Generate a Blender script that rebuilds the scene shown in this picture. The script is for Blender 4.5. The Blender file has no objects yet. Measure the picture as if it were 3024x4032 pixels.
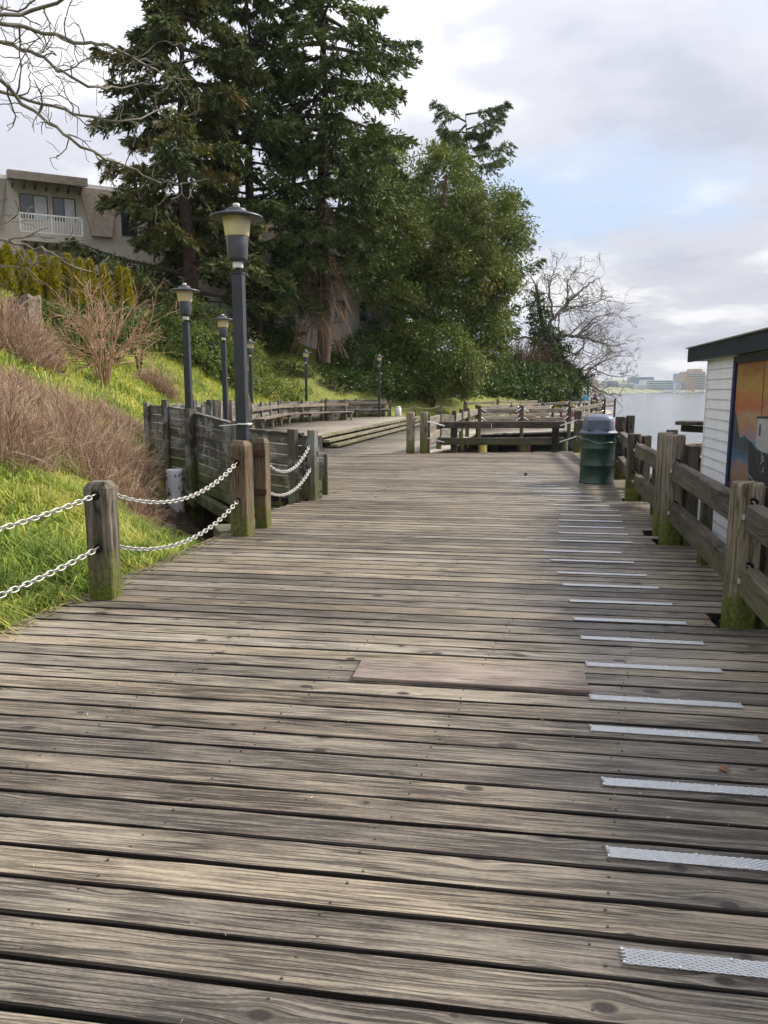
import bpy, math, random
import numpy as np
from mathutils import Vector, Matrix, Euler

rng = np.random.default_rng(11)
random.seed(11)
scene = bpy.context.scene
col = scene.collection
PI = math.pi
R = math.radians

# ------------------------------------------------------------------ camera
cam_d = bpy.data.cameras.new('camera')
cam = bpy.data.objects.new('camera', cam_d)
col.objects.link(cam)
cam_d.sensor_fit = 'VERTICAL'
cam_d.sensor_height = 36.0
cam_d.lens = 36.0 * 3030 / 4032
cam_d.clip_start = 0.05
cam_d.clip_end = 6000
EYE = 1.58
cam.location = (0, 0, EYE)
cam.rotation_euler = (R(90 - 9.06), 0, 0)
scene.camera = cam

# ------------------------------------------------------------------ sky, sun, exposure
SUN_EL, SUN_AZ = R(41), R(24)            # azimuth: from +X towards +Y
world = bpy.data.worlds.new('World')
scene.world = world
world.use_nodes = True
wn, wl = world.node_tree.nodes, world.node_tree.links
wn.clear()
w_out = wn.new('ShaderNodeOutputWorld')
w_bg = wn.new('ShaderNodeBackground')
world.cycles.sampling_method = 'MANUAL'
world.cycles.sample_map_resolution = 256
w_sky = wn.new('ShaderNodeTexSky')
w_sky.sky_type = 'NISHITA'
w_sky.sun_disc = False
w_sky.sun_elevation = SUN_EL
w_sky.sun_rotation = PI / 2 - SUN_AZ
w_sky.air_density = 1.0
w_sky.dust_density = 0.6
w_sky.ozone_density = 2.0


def wnode(kind, **kw):
    n = wn.new(kind)
    for k, v in kw.items():
        setattr(n, k, v)
    return n


def wmath(op, a, b=None, clamp=False):
    n = wnode('ShaderNodeMath', operation=op, use_clamp=clamp)
    for i, q in enumerate((a, b)):
        if q is None:
            continue
        if isinstance(q, (int, float)):
            n.inputs[i].default_value = q
        else:
            wl.new(q, n.inputs[i])
    return n.outputs[0]


w_tc = wnode('ShaderNodeTexCoord')
w_sep = wnode('ShaderNodeSeparateXYZ')
wl.new(w_tc.outputs['Generated'], w_sep.inputs[0])
zz = wmath('ADD', wmath('MAXIMUM', w_sep.outputs[2], 0.0), 0.16)
w_cmb = wnode('ShaderNodeCombineXYZ')
wl.new(wmath('DIVIDE', w_sep.outputs[0], zz), w_cmb.inputs[0])
wl.new(wmath('DIVIDE', w_sep.outputs[1], zz), w_cmb.inputs[1])
w_cmb.inputs[2].default_value = 3.7


def wnoise(scale, detail, off, rough=0.5):
    mp = wnode('ShaderNodeMapping')
    mp.inputs['Location'].default_value = off
    wl.new(w_cmb.outputs[0], mp.inputs[0])
    n = wnode('ShaderNodeTexNoise')
    n.inputs['Scale'].default_value = scale
    n.inputs['Detail'].default_value = detail
    n.inputs['Roughness'].default_value = rough
    wl.new(mp.outputs[0], n.inputs['Vector'])
    return n.outputs[0]


def wramp(fac, stops, interp='EASE'):
    n = wnode('ShaderNodeValToRGB')
    n.color_ramp.interpolation = interp
    el = n.color_ramp.elements
    while len(el) < len(stops):
        el.new(0.5)
    for e, (p, c) in zip(el, stops):
        e.position = p
        e.color = (*c, 1)
    wl.new(fac, n.inputs[0])
    return n.outputs[0]


cover = wramp(wnoise(0.85, 4, (2.6, 1.45, 0)), [(0.27, (0, 0, 0)), (0.47, (1, 1, 1))])
shade = wramp(wnoise(1.25, 5, (7.1, 3.3, 1), 0.60),
              [(0.30, (0.288, 0.30, 0.352)), (0.48, (0.365, 0.374, 0.416)), (0.64, (0.53, 0.53, 0.54))])
w_blue = wnode('ShaderNodeMix', data_type='RGBA', blend_type='MULTIPLY')
w_blue.inputs[0].default_value = 1.0
wl.new(w_sky.outputs[0], w_blue.inputs[6])
w_blue.inputs[7].default_value = (0.085, 0.085, 0.085, 1)
w_veil = wnode('ShaderNodeMix', data_type='RGBA')          # thin veil over the blue gaps
w_veil.inputs[0].default_value = 0.88
wl.new(w_blue.outputs[2], w_veil.inputs[6])
w_veil.inputs[7].default_value = (0.30, 0.37, 0.485, 1)
w_mix = wnode('ShaderNodeMix', data_type='RGBA')
wl.new(cover, w_mix.inputs[0])
wl.new(w_veil.outputs[2], w_mix.inputs[6])
wl.new(shade, w_mix.inputs[7])
wl.new(w_mix.outputs[2], w_bg.inputs[0])
# an overcast sky grows brighter towards the zenith
wl.new(wmath('ADD', wmath('MULTIPLY', wmath('MAXIMUM', w_sep.outputs[2], 0.0), 0.9), 0.84), w_bg.inputs[1])
wl.new(w_bg.outputs[0], w_out.inputs[0])

sun_d = bpy.data.lights.new('sun', 'SUN')
sun_d.energy = 3.2
sun_d.angle = R(9)
sun_d.color = (1.0, 0.93, 0.82)
sun = bpy.data.objects.new('sun', sun_d)
col.objects.link(sun)
sdir = Vector((math.cos(SUN_EL) * math.cos(SUN_AZ), math.cos(SUN_EL) * math.sin(SUN_AZ), math.sin(SUN_EL)))
sun.rotation_euler = sdir.to_track_quat('Z', 'Y').to_euler()
sun.location = (40, 20, 60)

scene.view_settings.view_transform = 'Standard'
scene.view_settings.look = 'None'
scene.view_settings.exposure = 1.0
scene.view_settings.gamma = 1.0
scene.view_settings.use_curve_mapping = False
scene.cycles.use_adaptive_sampling = True
scene.cycles.adaptive_threshold = 0.03
scene.cycles.max_bounces = 5
scene.cycles.diffuse_bounces = 2
scene.cycles.glossy_bounces = 2
scene.cycles.transmission_bounces = 2
scene.cycles.volume_bounces = 0
scene.cycles.transparent_max_bounces = 6
scene.cycles.caustics_reflective = False
scene.cycles.caustics_refractive = False


# ------------------------------------------------------------------ material helpers
class NT:
    def __init__(self, name):
        self.m = bpy.data.materials.new(name)
        self.m.use_nodes = True
        self.n, self.l = self.m.node_tree.nodes, self.m.node_tree.links
        self.n.clear()
        self.out = self.n.new('ShaderNodeOutputMaterial')

    def node(self, kind, **kw):
        n = self.n.new(kind)
        for k, v in kw.items():
            setattr(n, k, v)
        return n

    def put(self, sock, q):
        if q is None:
            return
        if hasattr(q, 'links'):
            self.l.new(q, sock)
        elif isinstance(q, (tuple, list)) and sock.type == 'RGBA' and len(q) == 3:
            sock.default_value = (*q, 1)
        else:
            sock.default_value = q

    def math(self, op, a, b=None, c=None, clamp=False):
        n = self.node('ShaderNodeMath', operation=op, use_clamp=clamp)
        for i, q in enumerate((a, b, c)):
            self.put(n.inputs[i], q)
        return n.outputs[0]

    def mix(self, f, a, b, blend='MIX'):
        n = self.node('ShaderNodeMix', data_type='RGBA', blend_type=blend)
        self.put(n.inputs[0], f)
        self.put(n.inputs[6], a)
        self.put(n.inputs[7], b)
        return n.outputs[2]

    def ramp(self, f, stops, interp='LINEAR'):
        n = self.node('ShaderNodeValToRGB')
        n.color_ramp.interpolation = interp
        el = n.color_ramp.elements
        while len(el) < len(stops):
            el.new(0.5)
        for e, (p, c) in zip(el, stops):
            e.position = p
            e.color = (*c, 1) if isinstance(c, (tuple, list)) else (c, c, c, 1)
        self.put(n.inputs[0], f)
        return n.outputs[0]

    def noise(self, vec, scale, detail=3, rough=0.5, dist=0.0):
        n = self.node('ShaderNodeTexNoise')
        n.inputs['Scale'].default_value = scale
        n.inputs['Detail'].default_value = detail
        n.inputs['Roughness'].default_value = rough
        n.inputs['Distortion'].default_value = dist
        self.put(n.inputs['Vector'], vec)
        return n.outputs[0]

    def sep(self, v):
        n = self.node('ShaderNodeSeparateXYZ')
        self.put(n.inputs[0], v)
        return n.outputs

    def cmb(self, x, y, z):
        n = self.node('ShaderNodeCombineXYZ')
        for i, q in enumerate((x, y, z)):
            self.put(n.inputs[i], q)
        return n.outputs[0]

    def bump(self, h, strength=0.4, dist=0.01):
        n = self.node('ShaderNodeBump')
        n.inputs['Strength'].default_value = strength
        n.inputs['Distance'].default_value = dist
        self.put(n.inputs['Height'], h)
        return n.outputs[0]

    def principled(self, color, rough=0.6, metal=0.0, normal=None, spec=0.5, **kw):
        b = self.node('ShaderNodeBsdfPrincipled')
        self.put(b.inputs['Base Color'], color)
        self.put(b.inputs['Roughness'], rough)
        self.put(b.inputs['Metallic'], metal)
        b.inputs['Specular IOR Level'].default_value = spec
        self.put(b.inputs['Normal'], normal)
        for k, v in kw.items():
            self.put(b.inputs[k], v)
        self.l.new(b.outputs[0], self.out.inputs[0])
        return self.m


def attr(t, name):
    n = t.node('ShaderNodeAttribute')
    n.attribute_name = name
    return n.outputs['Fac']


def wood_mat(name, dark, light, moss=0.0, coat=0.0, moss_h=0.4, rough=0.62, knots=True, fine=1.0, stain=None, bump=0.5, paint=None):
    """weathered timber, grain along the object's local X"""
    t = NT(name)
    tc = t.node('ShaderNodeTexCoord')
    info = t.node('ShaderNodeObjectInfo')
    rnd = t.math('FRACT', t.math('ADD', info.outputs['Random'], attr(t, 'rnd')))
    x, y, z = t.sep(tc.outputs['Object'])
    px = t.math('MULTIPLY_ADD', rnd, 61.7, x)
    py = t.math('ADD', t.math('MULTIPLY_ADD', rnd, 17.3, y), t.math('MULTIPLY', z, 0.83))
    pz = t.math('MULTIPLY', rnd, 9.1)
    if knots:
        vo = t.node('ShaderNodeTexVoronoi', voronoi_dimensions='2D', feature='F1')
        vo.inputs['Scale'].default_value = 1.0
        kv = t.cmb(t.math('MULTIPLY', px, 1.55), t.math('MULTIPLY', py, 6.5), 0.0)
        t.put(vo.inputs['Vector'], kv)
        vpos = t.sep(vo.outputs['Position'])
        csel = t.sep(vo.outputs['Color'])
        sel = t.math('GREATER_THAN', csel[0], 0.60)
        dx = t.math('DIVIDE', t.math('SUBTRACT', px, t.math('DIVIDE', vpos[0], 1.55)), 1.7)
        dy = t.math('SUBTRACT', py, t.math('DIVIDE', vpos[1], 6.5))
        d = t.math('SQRT', t.math('ADD', t.math('MULTIPLY', dx, dx), t.math('MULTIPLY', dy, dy)))
        ksize = t.math('MULTIPLY_ADD', csel[1], 0.021, 0.006)
        kd = t.math('DIVIDE', d, ksize)
        g = t.math('MULTIPLY', t.math('EXPONENT', t.math('MULTIPLY', t.math('MULTIPLY', kd, kd), -0.10)), sel)
        pyg = t.math('SUBTRACT', py, t.math('MULTIPLY', t.math('MULTIPLY', dy, g), 0.9))
        knot = t.math('MULTIPLY', t.math('MULTIPLY', t.math('SUBTRACT', 1.15, kd, clamp=True), 3.0, clamp=True), sel)
        halo = t.math('MULTIPLY', t.math('SUBTRACT', 1.0, t.math('MULTIPLY', kd, 0.36), clamp=True), sel)
    else:
        pyg, knot, halo = py, None, None
    wob = t.math('MULTIPLY_ADD', t.noise(t.cmb(t.math('MULTIPLY', px, 1.3), t.math('MULTIPLY', py, 4), pz), 1.0, 2), 0.014, pyg)
    g1 = t.noise(t.cmb(t.math('MULTIPLY', px, 5.0), t.math('MULTIPLY', wob, 90 * fine), pz), 1.0, 3, 0.65)
    g2 = t.noise(t.cmb(t.math('MULTIPLY', px, 1.1), t.math('MULTIPLY', wob, 38 * fine), pz), 1.0, 3, 0.6)
    spk = t.noise(t.cmb(t.math('MULTIPLY', px, 45.0), t.math('MULTIPLY', py, 190.0), pz), 1.0, 2, 0.6)
    g3 = t.noise(t.cmb(t.math('MULTIPLY', px, 1.5), t.math('MULTIPLY', wob, 46 * fine), t.math('ADD', pz, 4.0)), 1.0, 2, 0.5)
    blot = t.noise(t.cmb(t.math('MULTIPLY', px, 1.7), t.math('MULTIPLY', py, 6.0), pz), 1.0, 3, 0.6)
    crack = t.ramp(t.math('ABSOLUTE', t.math('SUBTRACT', g3, 0.5)), [(0.012, 1.0), (0.060, 0.0)])
    crack = t.math('MULTIPLY', crack, t.ramp(blot, [(0.36, 1.0), (0.64, 0.35)]))
    geo = t.node('ShaderNodeNewGeometry')
    wpos = geo.outputs['Position']
    big = t.noise(wpos, 0.55, 3, 0.55)
    f = t.math('ADD', t.math('MULTIPLY', g1, 0.85), t.math('MULTIPLY', g2, 0.70))
    f = t.math('ADD', f, t.math('MULTIPLY_ADD', blot, 0.55, -0.56))
    f = t.math('ADD', f, t.math('MULTIPLY_ADD', rnd, 0.30, -0.15))
    f = t.math('ADD', f, t.math('MULTIPLY_ADD', spk, 0.50, -0.25))
    f = t.math('ADD', f, t.math('MULTIPLY_ADD', big, 0.55, -0.275))
    mid = tuple(0.55 * a + 0.45 * b for a, b in zip(dark, light))
    c = t.ramp(f, [(0.20, dark), (0.50, mid), (0.86, light)])
    # silvery and brown variation from board to board
    hue = t.math('FRACT', t.math('MULTIPLY', rnd, 7.31))
    grey = t.node('ShaderNodeHueSaturation')
    t.put(grey.inputs['Saturation'], t.math('MULTIPLY_ADD', hue, 0.35, 0.75))
    t.put(grey.inputs['Value'], t.math('MULTIPLY_ADD', t.math('FRACT', t.math('MULTIPLY', rnd, 3.77)), 0.24, 0.88))
    t.put(grey.inputs['Color'], c)
    c = grey.outputs[0]
    if stain:
        sm = t.ramp(t.noise(t.cmb(t.math('MULTIPLY', px, 0.9), t.math('MULTIPLY', py, 7), t.math('ADD', pz, 2.0)), 1.0, 4, 0.65),
                    [(0.52, 0.0), (0.68, 1.0)])
        c = t.mix(t.math('MULTIPLY', sm, 0.75), c, stain)
    if paint:
        pm = t.ramp(t.noise(wpos, 2.4, 5, 0.65), [(0.50, 0.0), (0.56, 0.75)])
        c = t.mix(pm, c, paint)
    dk = tuple(a * 0.30 for a in dark)
    if knots:
        c = t.mix(t.math('MULTIPLY', halo, 0.5), c, tuple(a * 0.75 for a in dark))
        ring = t.math('SINE', t.math('MULTIPLY', kd, 14.0))
        c = t.mix(t.math('MULTIPLY', knot, t.math('MULTIPLY_ADD', ring, 0.10, 0.90)), c, dk)
    c = t.mix(t.math('MULTIPLY', crack, 0.85), c, dk)
    if moss > 0:
        wz = t.sep(wpos)[2]
        mn = t.noise(wpos, 9.0, 5, 0.7)
        mh = t.math('SUBTRACT', 1.0, t.math('DIVIDE', wz, moss_h), clamp=True)
        mm = t.math('MULTIPLY', t.ramp(t.math('ADD', t.math('MULTIPLY', mh, 0.42), t.math('MULTIPLY', mn, 1.0)),
                                       [(0.60, 0.0), (0.86, 1.0)]), moss)
        mcol = t.ramp(t.noise(wpos, 38.0, 3), [(0.3, (0.036, 0.048, 0.007)), (0.7, (0.14, 0.165, 0.016))])
        c = t.mix(mm, c, mcol)
    h = t.math('ADD', t.math('MULTIPLY', g1, 0.5), t.math('MULTIPLY', g2, 0.5))
    h = t.math('ADD', h, t.math('MULTIPLY', spk, 0.25))
    h = t.math('SUBTRACT', h, t.math('MULTIPLY', crack, 0.9))
    if knots:
        h = t.math('ADD', h, t.math('MULTIPLY', halo, 0.35))
    rr = t.math('MULTIPLY_ADD', blot, -0.25, rough + 0.12)
    return t.principled(c, rr, normal=t.bump(h, bump, 0.006), spec=0.30, **({'Coat Weight': coat, 'Coat Roughness': 0.38} if coat else {}))


def leaf_mat(name, stops, trans=0.25, rough=0.5, gloss=0.35, tcol=None):
    t = NT(name)
    c = t.ramp(attr(t, 'rnd'), stops)
    d = t.node('ShaderNodeBsdfPrincipled')
    t.put(d.inputs['Base Color'], c)
    t.put(d.inputs['Roughness'], rough)
    d.inputs['Specular IOR Level'].default_value = gloss
    tr = t.node('ShaderNodeBsdfTranslucent')
    t.put(tr.inputs[0], t.mix(1.0, c, tcol or (1.0, 1.0, 0.45), 'MULTIPLY'))
    mx = t.node('ShaderNodeMixShader')
    mx.inputs[0].default_value = trans
    t.l.new(d.outputs[0], mx.inputs[1])
    t.l.new(tr.outputs[0], mx.inputs[2])
    t.l.new(mx.outputs[0], t.out.inputs[0])
    return t.m


def plain(name, color, rough=0.5, metal=0.0, var=0.12, scale=6.0, spec=0.5, bump=0.0, dirt=None, **kw):
    t = NT(name)
    tc = t.node('ShaderNodeTexCoord')
    n = t.noise(tc.outputs['Object'], scale, 4, 0.6)
    lo = tuple(a * (1 - var) for a in color)
    hi = tuple(min(1, a * (1 + var)) for a in color)
    c = t.ramp(n, [(0.3, lo), (0.7, hi)])
    if dirt:
        dm = t.ramp(t.noise(tc.outputs['Object'], scale * 0.6, 6, 0.7), [(0.50, 0.0), (0.72, 1.0)])
        c = t.mix(t.math('MULTIPLY', dm, 0.7), c, dirt)
    rr = t.math('MULTIPLY_ADD', n, 0.15, rough - 0.07)
    return t.principled(c, rr, metal, t.bump(n, bump, 0.01) if bump else None, spec, **kw)


M = {}
M['deck'] = wood_mat('deck_board_wood', (0.070, 0.056, 0.044), (0.36, 0.30, 0.22), rough=0.50, bump=1.0, coat=0.14)
M['deck_side'] = wood_mat('gap_shade_plank_side', (0.012, 0.010, 0.008), (0.035, 0.029, 0.023), rough=0.8, knots=False, bump=0.3)  # gap shade put into the colour: grimy plank sides taken down to near-black
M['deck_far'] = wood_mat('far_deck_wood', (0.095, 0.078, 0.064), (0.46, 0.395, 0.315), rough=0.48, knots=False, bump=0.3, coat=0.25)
M['rail'] = wood_mat('rail_wood', (0.036, 0.029, 0.023), (0.16, 0.132, 0.10), moss=0.55, moss_h=0.55, rough=0.72)
M['post'] = wood_mat('post_wood', (0.050, 0.040, 0.028), (0.31, 0.255, 0.175), moss=0.95, moss_h=0.55, rough=0.74, knots=False, fine=0.65, bump=0.9)
M['post_brown'] = wood_mat('brown_post_wood', (0.058, 0.041, 0.026), (0.29, 0.215, 0.14), moss=0.8, moss_h=0.45, rough=0.72,
                           knots=False, stain=(0.14, 0.078, 0.045))
M['wall_wood'] = wood_mat('parapet_wood', (0.042, 0.038, 0.030), (0.20, 0.185, 0.15), moss=0.6, moss_h=0.55, rough=0.75,
                          paint=(0.30, 0.31, 0.31))
M['bench'] = wood_mat('bench_wood', (0.085, 0.070, 0.055), (0.36, 0.31, 0.24), moss=0.25, moss_h=0.3, rough=0.68, knots=False)
M['plywood'] = wood_mat('plywood', (0.17, 0.135, 0.115), (0.42, 0.34, 0.285), rough=0.62, knots=False, fine=0.5, bump=0.2)
M['dark_timber'] = wood_mat('dark_timber', (0.02, 0.017, 0.014), (0.08, 0.07, 0.058), moss=0.4, moss_h=0.1, rough=0.8, knots=False)
M['galv'] = plain('galvanised_metal', (0.72, 0.73, 0.74), 0.38, 1.0, 0.08, 30)
M['strip'] = plain('expanded_metal', (0.52, 0.53, 0.54), 0.38, 1.0, 0.10, 40)
M['nail'] = plain('nail_head', (0.10, 0.085, 0.075), 0.6, 0.6, 0.2, 60)
M['rust'] = plain('rusty_steel', (0.09, 0.045, 0.028), 0.75, 0.3, 0.4, 25)
M['lamp_blue'] = plain('navy_lamp_paint', (0.020, 0.023, 0.034), 0.42, 0.0, 0.25, 9, dirt=(0.045, 0.048, 0.055))
M['lamp_house'] = plain('lamp_housing_paint', (0.035, 0.037, 0.045), 0.36, 0.0, 0.3, 8, dirt=(0.10, 0.10, 0.105))
M['lens'] = plain('aged_lens', (0.62, 0.54, 0.33), 0.45, 0.0, 0.12, 5, dirt=(0.42, 0.35, 0.2))
M['cream'] = plain('cream_cap', (0.60, 0.57, 0.50), 0.5, 0.0, 0.08, 9)
M['white_paint'] = plain('white_paint', (0.74, 0.74, 0.73), 0.5, 0.0, 0.06, 8, dirt=(0.55, 0.55, 0.54))
M['chain'] = plain('chain_metal', (0.46, 0.45, 0.42), 0.5, 0.5, 0.25, 60)
M['bin_green'] = plain('green_drum_paint', (0.003, 0.030, 0.019), 0.38, 0.0, 0.06, 5, spec=0.6)
M['bin_lid'] = plain('grey_lid_plastic', (0.105, 0.125, 0.175), 0.45, 0.0, 0.05, 7)
M['bin_flap'] = plain('grey_flap_plastic', (0.085, 0.103, 0.15), 0.42, 0.0, 0.05, 7)
M['sticker'] = plain('sticker', (0.75, 0.62, 0.60), 0.5, 0.0, 0.05, 20)
M['sticker_red'] = plain('sticker_print', (0.55, 0.06, 0.05), 0.5, 0.0, 0.05, 20)
M['bag'] = plain('clear_bin_bag', (0.16, 0.23, 0.21), 0.22, 0.0, 0.3, 30, spec=0.7, bump=0.6)
M['maroon'] = plain('maroon_chair_paint', (0.20, 0.018, 0.035), 0.45, 0.0, 0.15, 6)
M['yellow_wood'] = plain('yellow_pile_cap', (0.42, 0.34, 0.06), 0.7, 0.0, 0.3, 8)
M['orange_pile'] = plain('rusty_orange_pile', (0.22, 0.075, 0.03), 0.75, 0.0, 0.4, 6)
M['algae_beam'] = plain('pale_algae_beam', (0.33, 0.36, 0.23), 0.75, 0.0, 0.35, 3)
M['concrete'] = plain('mossy_concrete', (0.075, 0.08, 0.05), 0.85, 0.0, 0.3, 6, bump=0.4, dirt=(0.07, 0.09, 0.015))
M['rock'] = plain('gully_rock', (0.13, 0.125, 0.12), 0.85, 0.0, 0.45, 4, bump=0.6)
M['zip'] = plain('white_tie', (0.78, 0.78, 0.77), 0.4, 0.0, 0.03, 9)
M['dry_leaf'] = plain('dry_leaf', (0.17, 0.075, 0.035), 0.7, 0.0, 0.3, 20)
M['bark'] = plain('conifer_bark', (0.060, 0.040, 0.030), 0.9, 0.0, 0.5, 5, bump=1.0)
M['bark_dark'] = plain('dark_bark', (0.024, 0.019, 0.015), 0.9, 0.0, 0.5, 5, bump=1.0)
M['bark_red'] = plain('madrona_bark', (0.10, 0.045, 0.026), 0.7, 0.0, 0.5, 3, bump=0.5)
M['bark_grey'] = plain('lichen_bark', (0.13, 0.115, 0.095), 0.85, 0.0, 0.4, 14, bump=0.5, dirt=(0.17, 0.17, 0.06))
M['bark_bare'] = plain('bare_tree_bark', (0.19, 0.17, 0.14), 0.9, 0.0, 0.4, 3, bump=0.5, dirt=(0.10, 0.10, 0.035))
M['twig'] = plain('shrub_twig', (0.36, 0.225, 0.13), 0.8, 0.0, 0.35, 3)
M['dead'] = plain('dead_twig', (0.155, 0.10, 0.065), 0.9, 0.0, 0.35, 2)
M['stump'] = plain('stump_bark', (0.16, 0.125, 0.09), 0.9, 0.0, 0.5, 12, bump=1.0)

M['grass'] = leaf_mat('grass_blade', [(0.0, (0.09, 0.15, 0.03)), (0.30, (0.26, 0.36, 0.07)), (0.55, (0.50, 0.53, 0.12)), (0.8, (0.70, 0.60, 0.20)), (1.0, (0.58, 0.42, 0.22))], 0.35, 0.6, 0.25)
M['fir'] = leaf_mat('fir_needles', [(0.0, (0.037, 0.062, 0.025)), (0.5, (0.087, 0.131, 0.042)), (0.85, (0.156, 0.187, 0.060)), (1.0, (0.212, 0.187, 0.062))], 0.15, 0.7, 0.2)
M['fir_brown'] = leaf_mat('coned_fir_needles', [(0.0, (0.036, 0.056, 0.022)), (0.45, (0.085, 0.110, 0.038)), (0.66, (0.135, 0.135, 0.045)), (0.84, (0.19, 0.135, 0.048)), (1.0, (0.25, 0.135, 0.05))], 0.15, 0.7, 0.2)
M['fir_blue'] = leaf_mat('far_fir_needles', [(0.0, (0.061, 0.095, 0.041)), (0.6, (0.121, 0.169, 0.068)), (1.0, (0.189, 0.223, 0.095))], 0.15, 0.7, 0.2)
M['madrona'] = leaf_mat('madrona_leaf', [(0.0, (0.046, 0.081, 0.020)), (0.5, (0.116, 0.162, 0.034)), (0.85, (0.202, 0.228, 0.051)), (1.0, (0.263, 0.222, 0.071))], 0.2, 0.55, 0.25)
M['ivy'] = leaf_mat('ivy_leaf', [(0.0, (0.026, 0.055, 0.016)), (0.6, (0.07, 0.12, 0.028)), (1.0, (0.15, 0.19, 0.04))], 0.15, 0.55, 0.25)
M['laurel'] = leaf_mat('laurel_leaf', [(0.0, (0.058, 0.098, 0.026)), (0.5, (0.156, 0.208, 0.049)), (1.0, (0.312, 0.338, 0.091))], 0.2, 0.55, 0.25)
M['cedar'] = leaf_mat('cedar_spray', [(0.0, (0.126, 0.144, 0.018)), (0.5, (0.360, 0.306, 0.029)), (1.0, (0.648, 0.486, 0.050))], 0.2, 0.75, 0.15)
M['spirea'] = leaf_mat('brown_twig', [(0.0, (0.12, 0.068, 0.045)), (0.5, (0.34, 0.225, 0.155)), (0.85, (0.50, 0.36, 0.26)), (1.0, (0.62, 0.51, 0.39))], 0.1, 0.85, 0.2, tcol=(1, 1, 1))
M['dead_spray'] = leaf_mat('dead_spray', [(0.0, (0.075, 0.048, 0.032)), (0.6, (0.20, 0.13, 0.08)), (1.0, (0.32, 0.22, 0.14))], 0.1, 0.85, 0.2, tcol=(1, 1, 1))
M['litter'] = leaf_mat('litter_bits', [(0.0, (0.12, 0.10, 0.05)), (0.6, (0.35, 0.30, 0.14)), (1.0, (0.55, 0.52, 0.42))], 0.1, 0.8, 0.2)


def ground_mat():
    t = NT('soil_and_turf')
    g = t.node('ShaderNodeNewGeometry')
    p = g.outputs['Position']
    n1 = t.noise(p, 0.8, 5, 0.6)
    n2 = t.noise(p, 9.0, 4, 0.65)
    turf = t.ramp(n2, [(0.3, (0.07, 0.085, 0.02)), (0.55, (0.20, 0.22, 0.045)), (0.75, (0.30, 0.27, 0.09))])
    soil = t.ramp(n2, [(0.3, (0.025, 0.018, 0.013)), (0.7, (0.085, 0.062, 0.042))])
    wz = t.sep(p)[2]
    low = t.math('SUBTRACT', 1.0, t.math('MULTIPLY', t.math('ADD', wz, 0.55), 3.0, clamp=True), clamp=True)
    f = t.math('MAXIMUM', low, t.ramp(n1, [(0.56, 0.0), (0.66, 1.0)]))
    return t.principled(t.mix(f, turf, soil), 0.9, normal=t.bump(n2, 0.8, 0.05), spec=0.2)


M['ground'] = ground_mat()


def water_mat():
    t = NT('harbour_water')
    g = t.node('ShaderNodeNewGeometry')
    p = g.outputs['Position']
    x, y, z = t.sep(p)
    n = t.noise(t.cmb(x, t.math('MULTIPLY', y, 1.6), 0.0), 1.7, 4, 0.6)
    n2 = t.noise(t.cmb(t.math('MULTIPLY', x, 0.15), t.math('MULTIPLY', y, 0.3), 1.0), 1.0, 3)
    h = t.math('ADD', t.math('MULTIPLY', n, 0.6), n2)
    c = t.ramp(n2, [(0.3, (0.05, 0.062, 0.075)), (0.7, (0.075, 0.088, 0.10))])
    return t.principled(c, 0.10, normal=t.bump(h, 0.45, 0.12), spec=0.5, IOR=1.33)


M['water'] = water_mat()


# ------------------------------------------------------------------ object helpers
def fmesh(name, V, F, rnd=None):
    V = np.ascontiguousarray(V, np.float32)
    F = np.ascontiguousarray(F, np.int32)
    me = bpy.data.meshes.new(name)
    m, k = F.shape
    me.vertices.add(len(V))
    me.vertices.foreach_set('co', V.ravel())
    me.loops.add(m * k)
    me.loops.foreach_set('vertex_index', F.ravel())
    me.polygons.add(m)
    me.polygons.foreach_set('loop_start', np.arange(0, m * k, k, dtype=np.int32))
    me.update(calc_edges=True)
    if rnd is not None:
        a = me.attributes.new('rnd', 'FLOAT', 'FACE')
        a.data.foreach_set('value', np.ascontiguousarray(np.clip(rnd, 0, 1), np.float32))
    return me


def pmesh(name, V, F, smooth=False):
    me = bpy.data.meshes.new(name)
    me.from_pydata([tuple(v) for v in V], [], F)
    me.update()
    if smooth:
        for p in me.polygons:
            p.use_smooth = True
    return me


def add(name, me, mat, parent=None, loc=(0, 0, 0), rot=(0, 0, 0), scale=None):
    o = bpy.data.objects.new(name, me)
    if me is not None and mat is not None and len(me.materials) == 0:
        me.materials.append(mat)
    col.objects.link(o)
    if parent is not None:
        o.parent = parent
    o.location = loc
    o.rotation_euler = rot
    if scale:
        o.scale = scale
    return o


def tag(o, label=None, cat=None, group=None, kind=None):
    if label:
        o['label'] = label
    if cat:
        o['category'] = cat
    if group:
        o['group'] = group
    if kind:
        o['kind'] = kind
    return o


def thing(name, label, cat, loc=(0, 0, 0), rz=0.0, group=None):
    o = bpy.data.objects.new(name, None)
    o.empty_display_size = 0.2
    col.objects.link(o)
    o.location = loc
    o.rotation_euler = (0, 0, rz)
    return tag(o, label, cat, group)


def copy_tree(o, parent=None):
    c = o.copy()
    col.objects.link(c)
    c.parent = parent
    for ch in list(o.children):
        copy_tree(ch, c)
    return c


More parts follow.
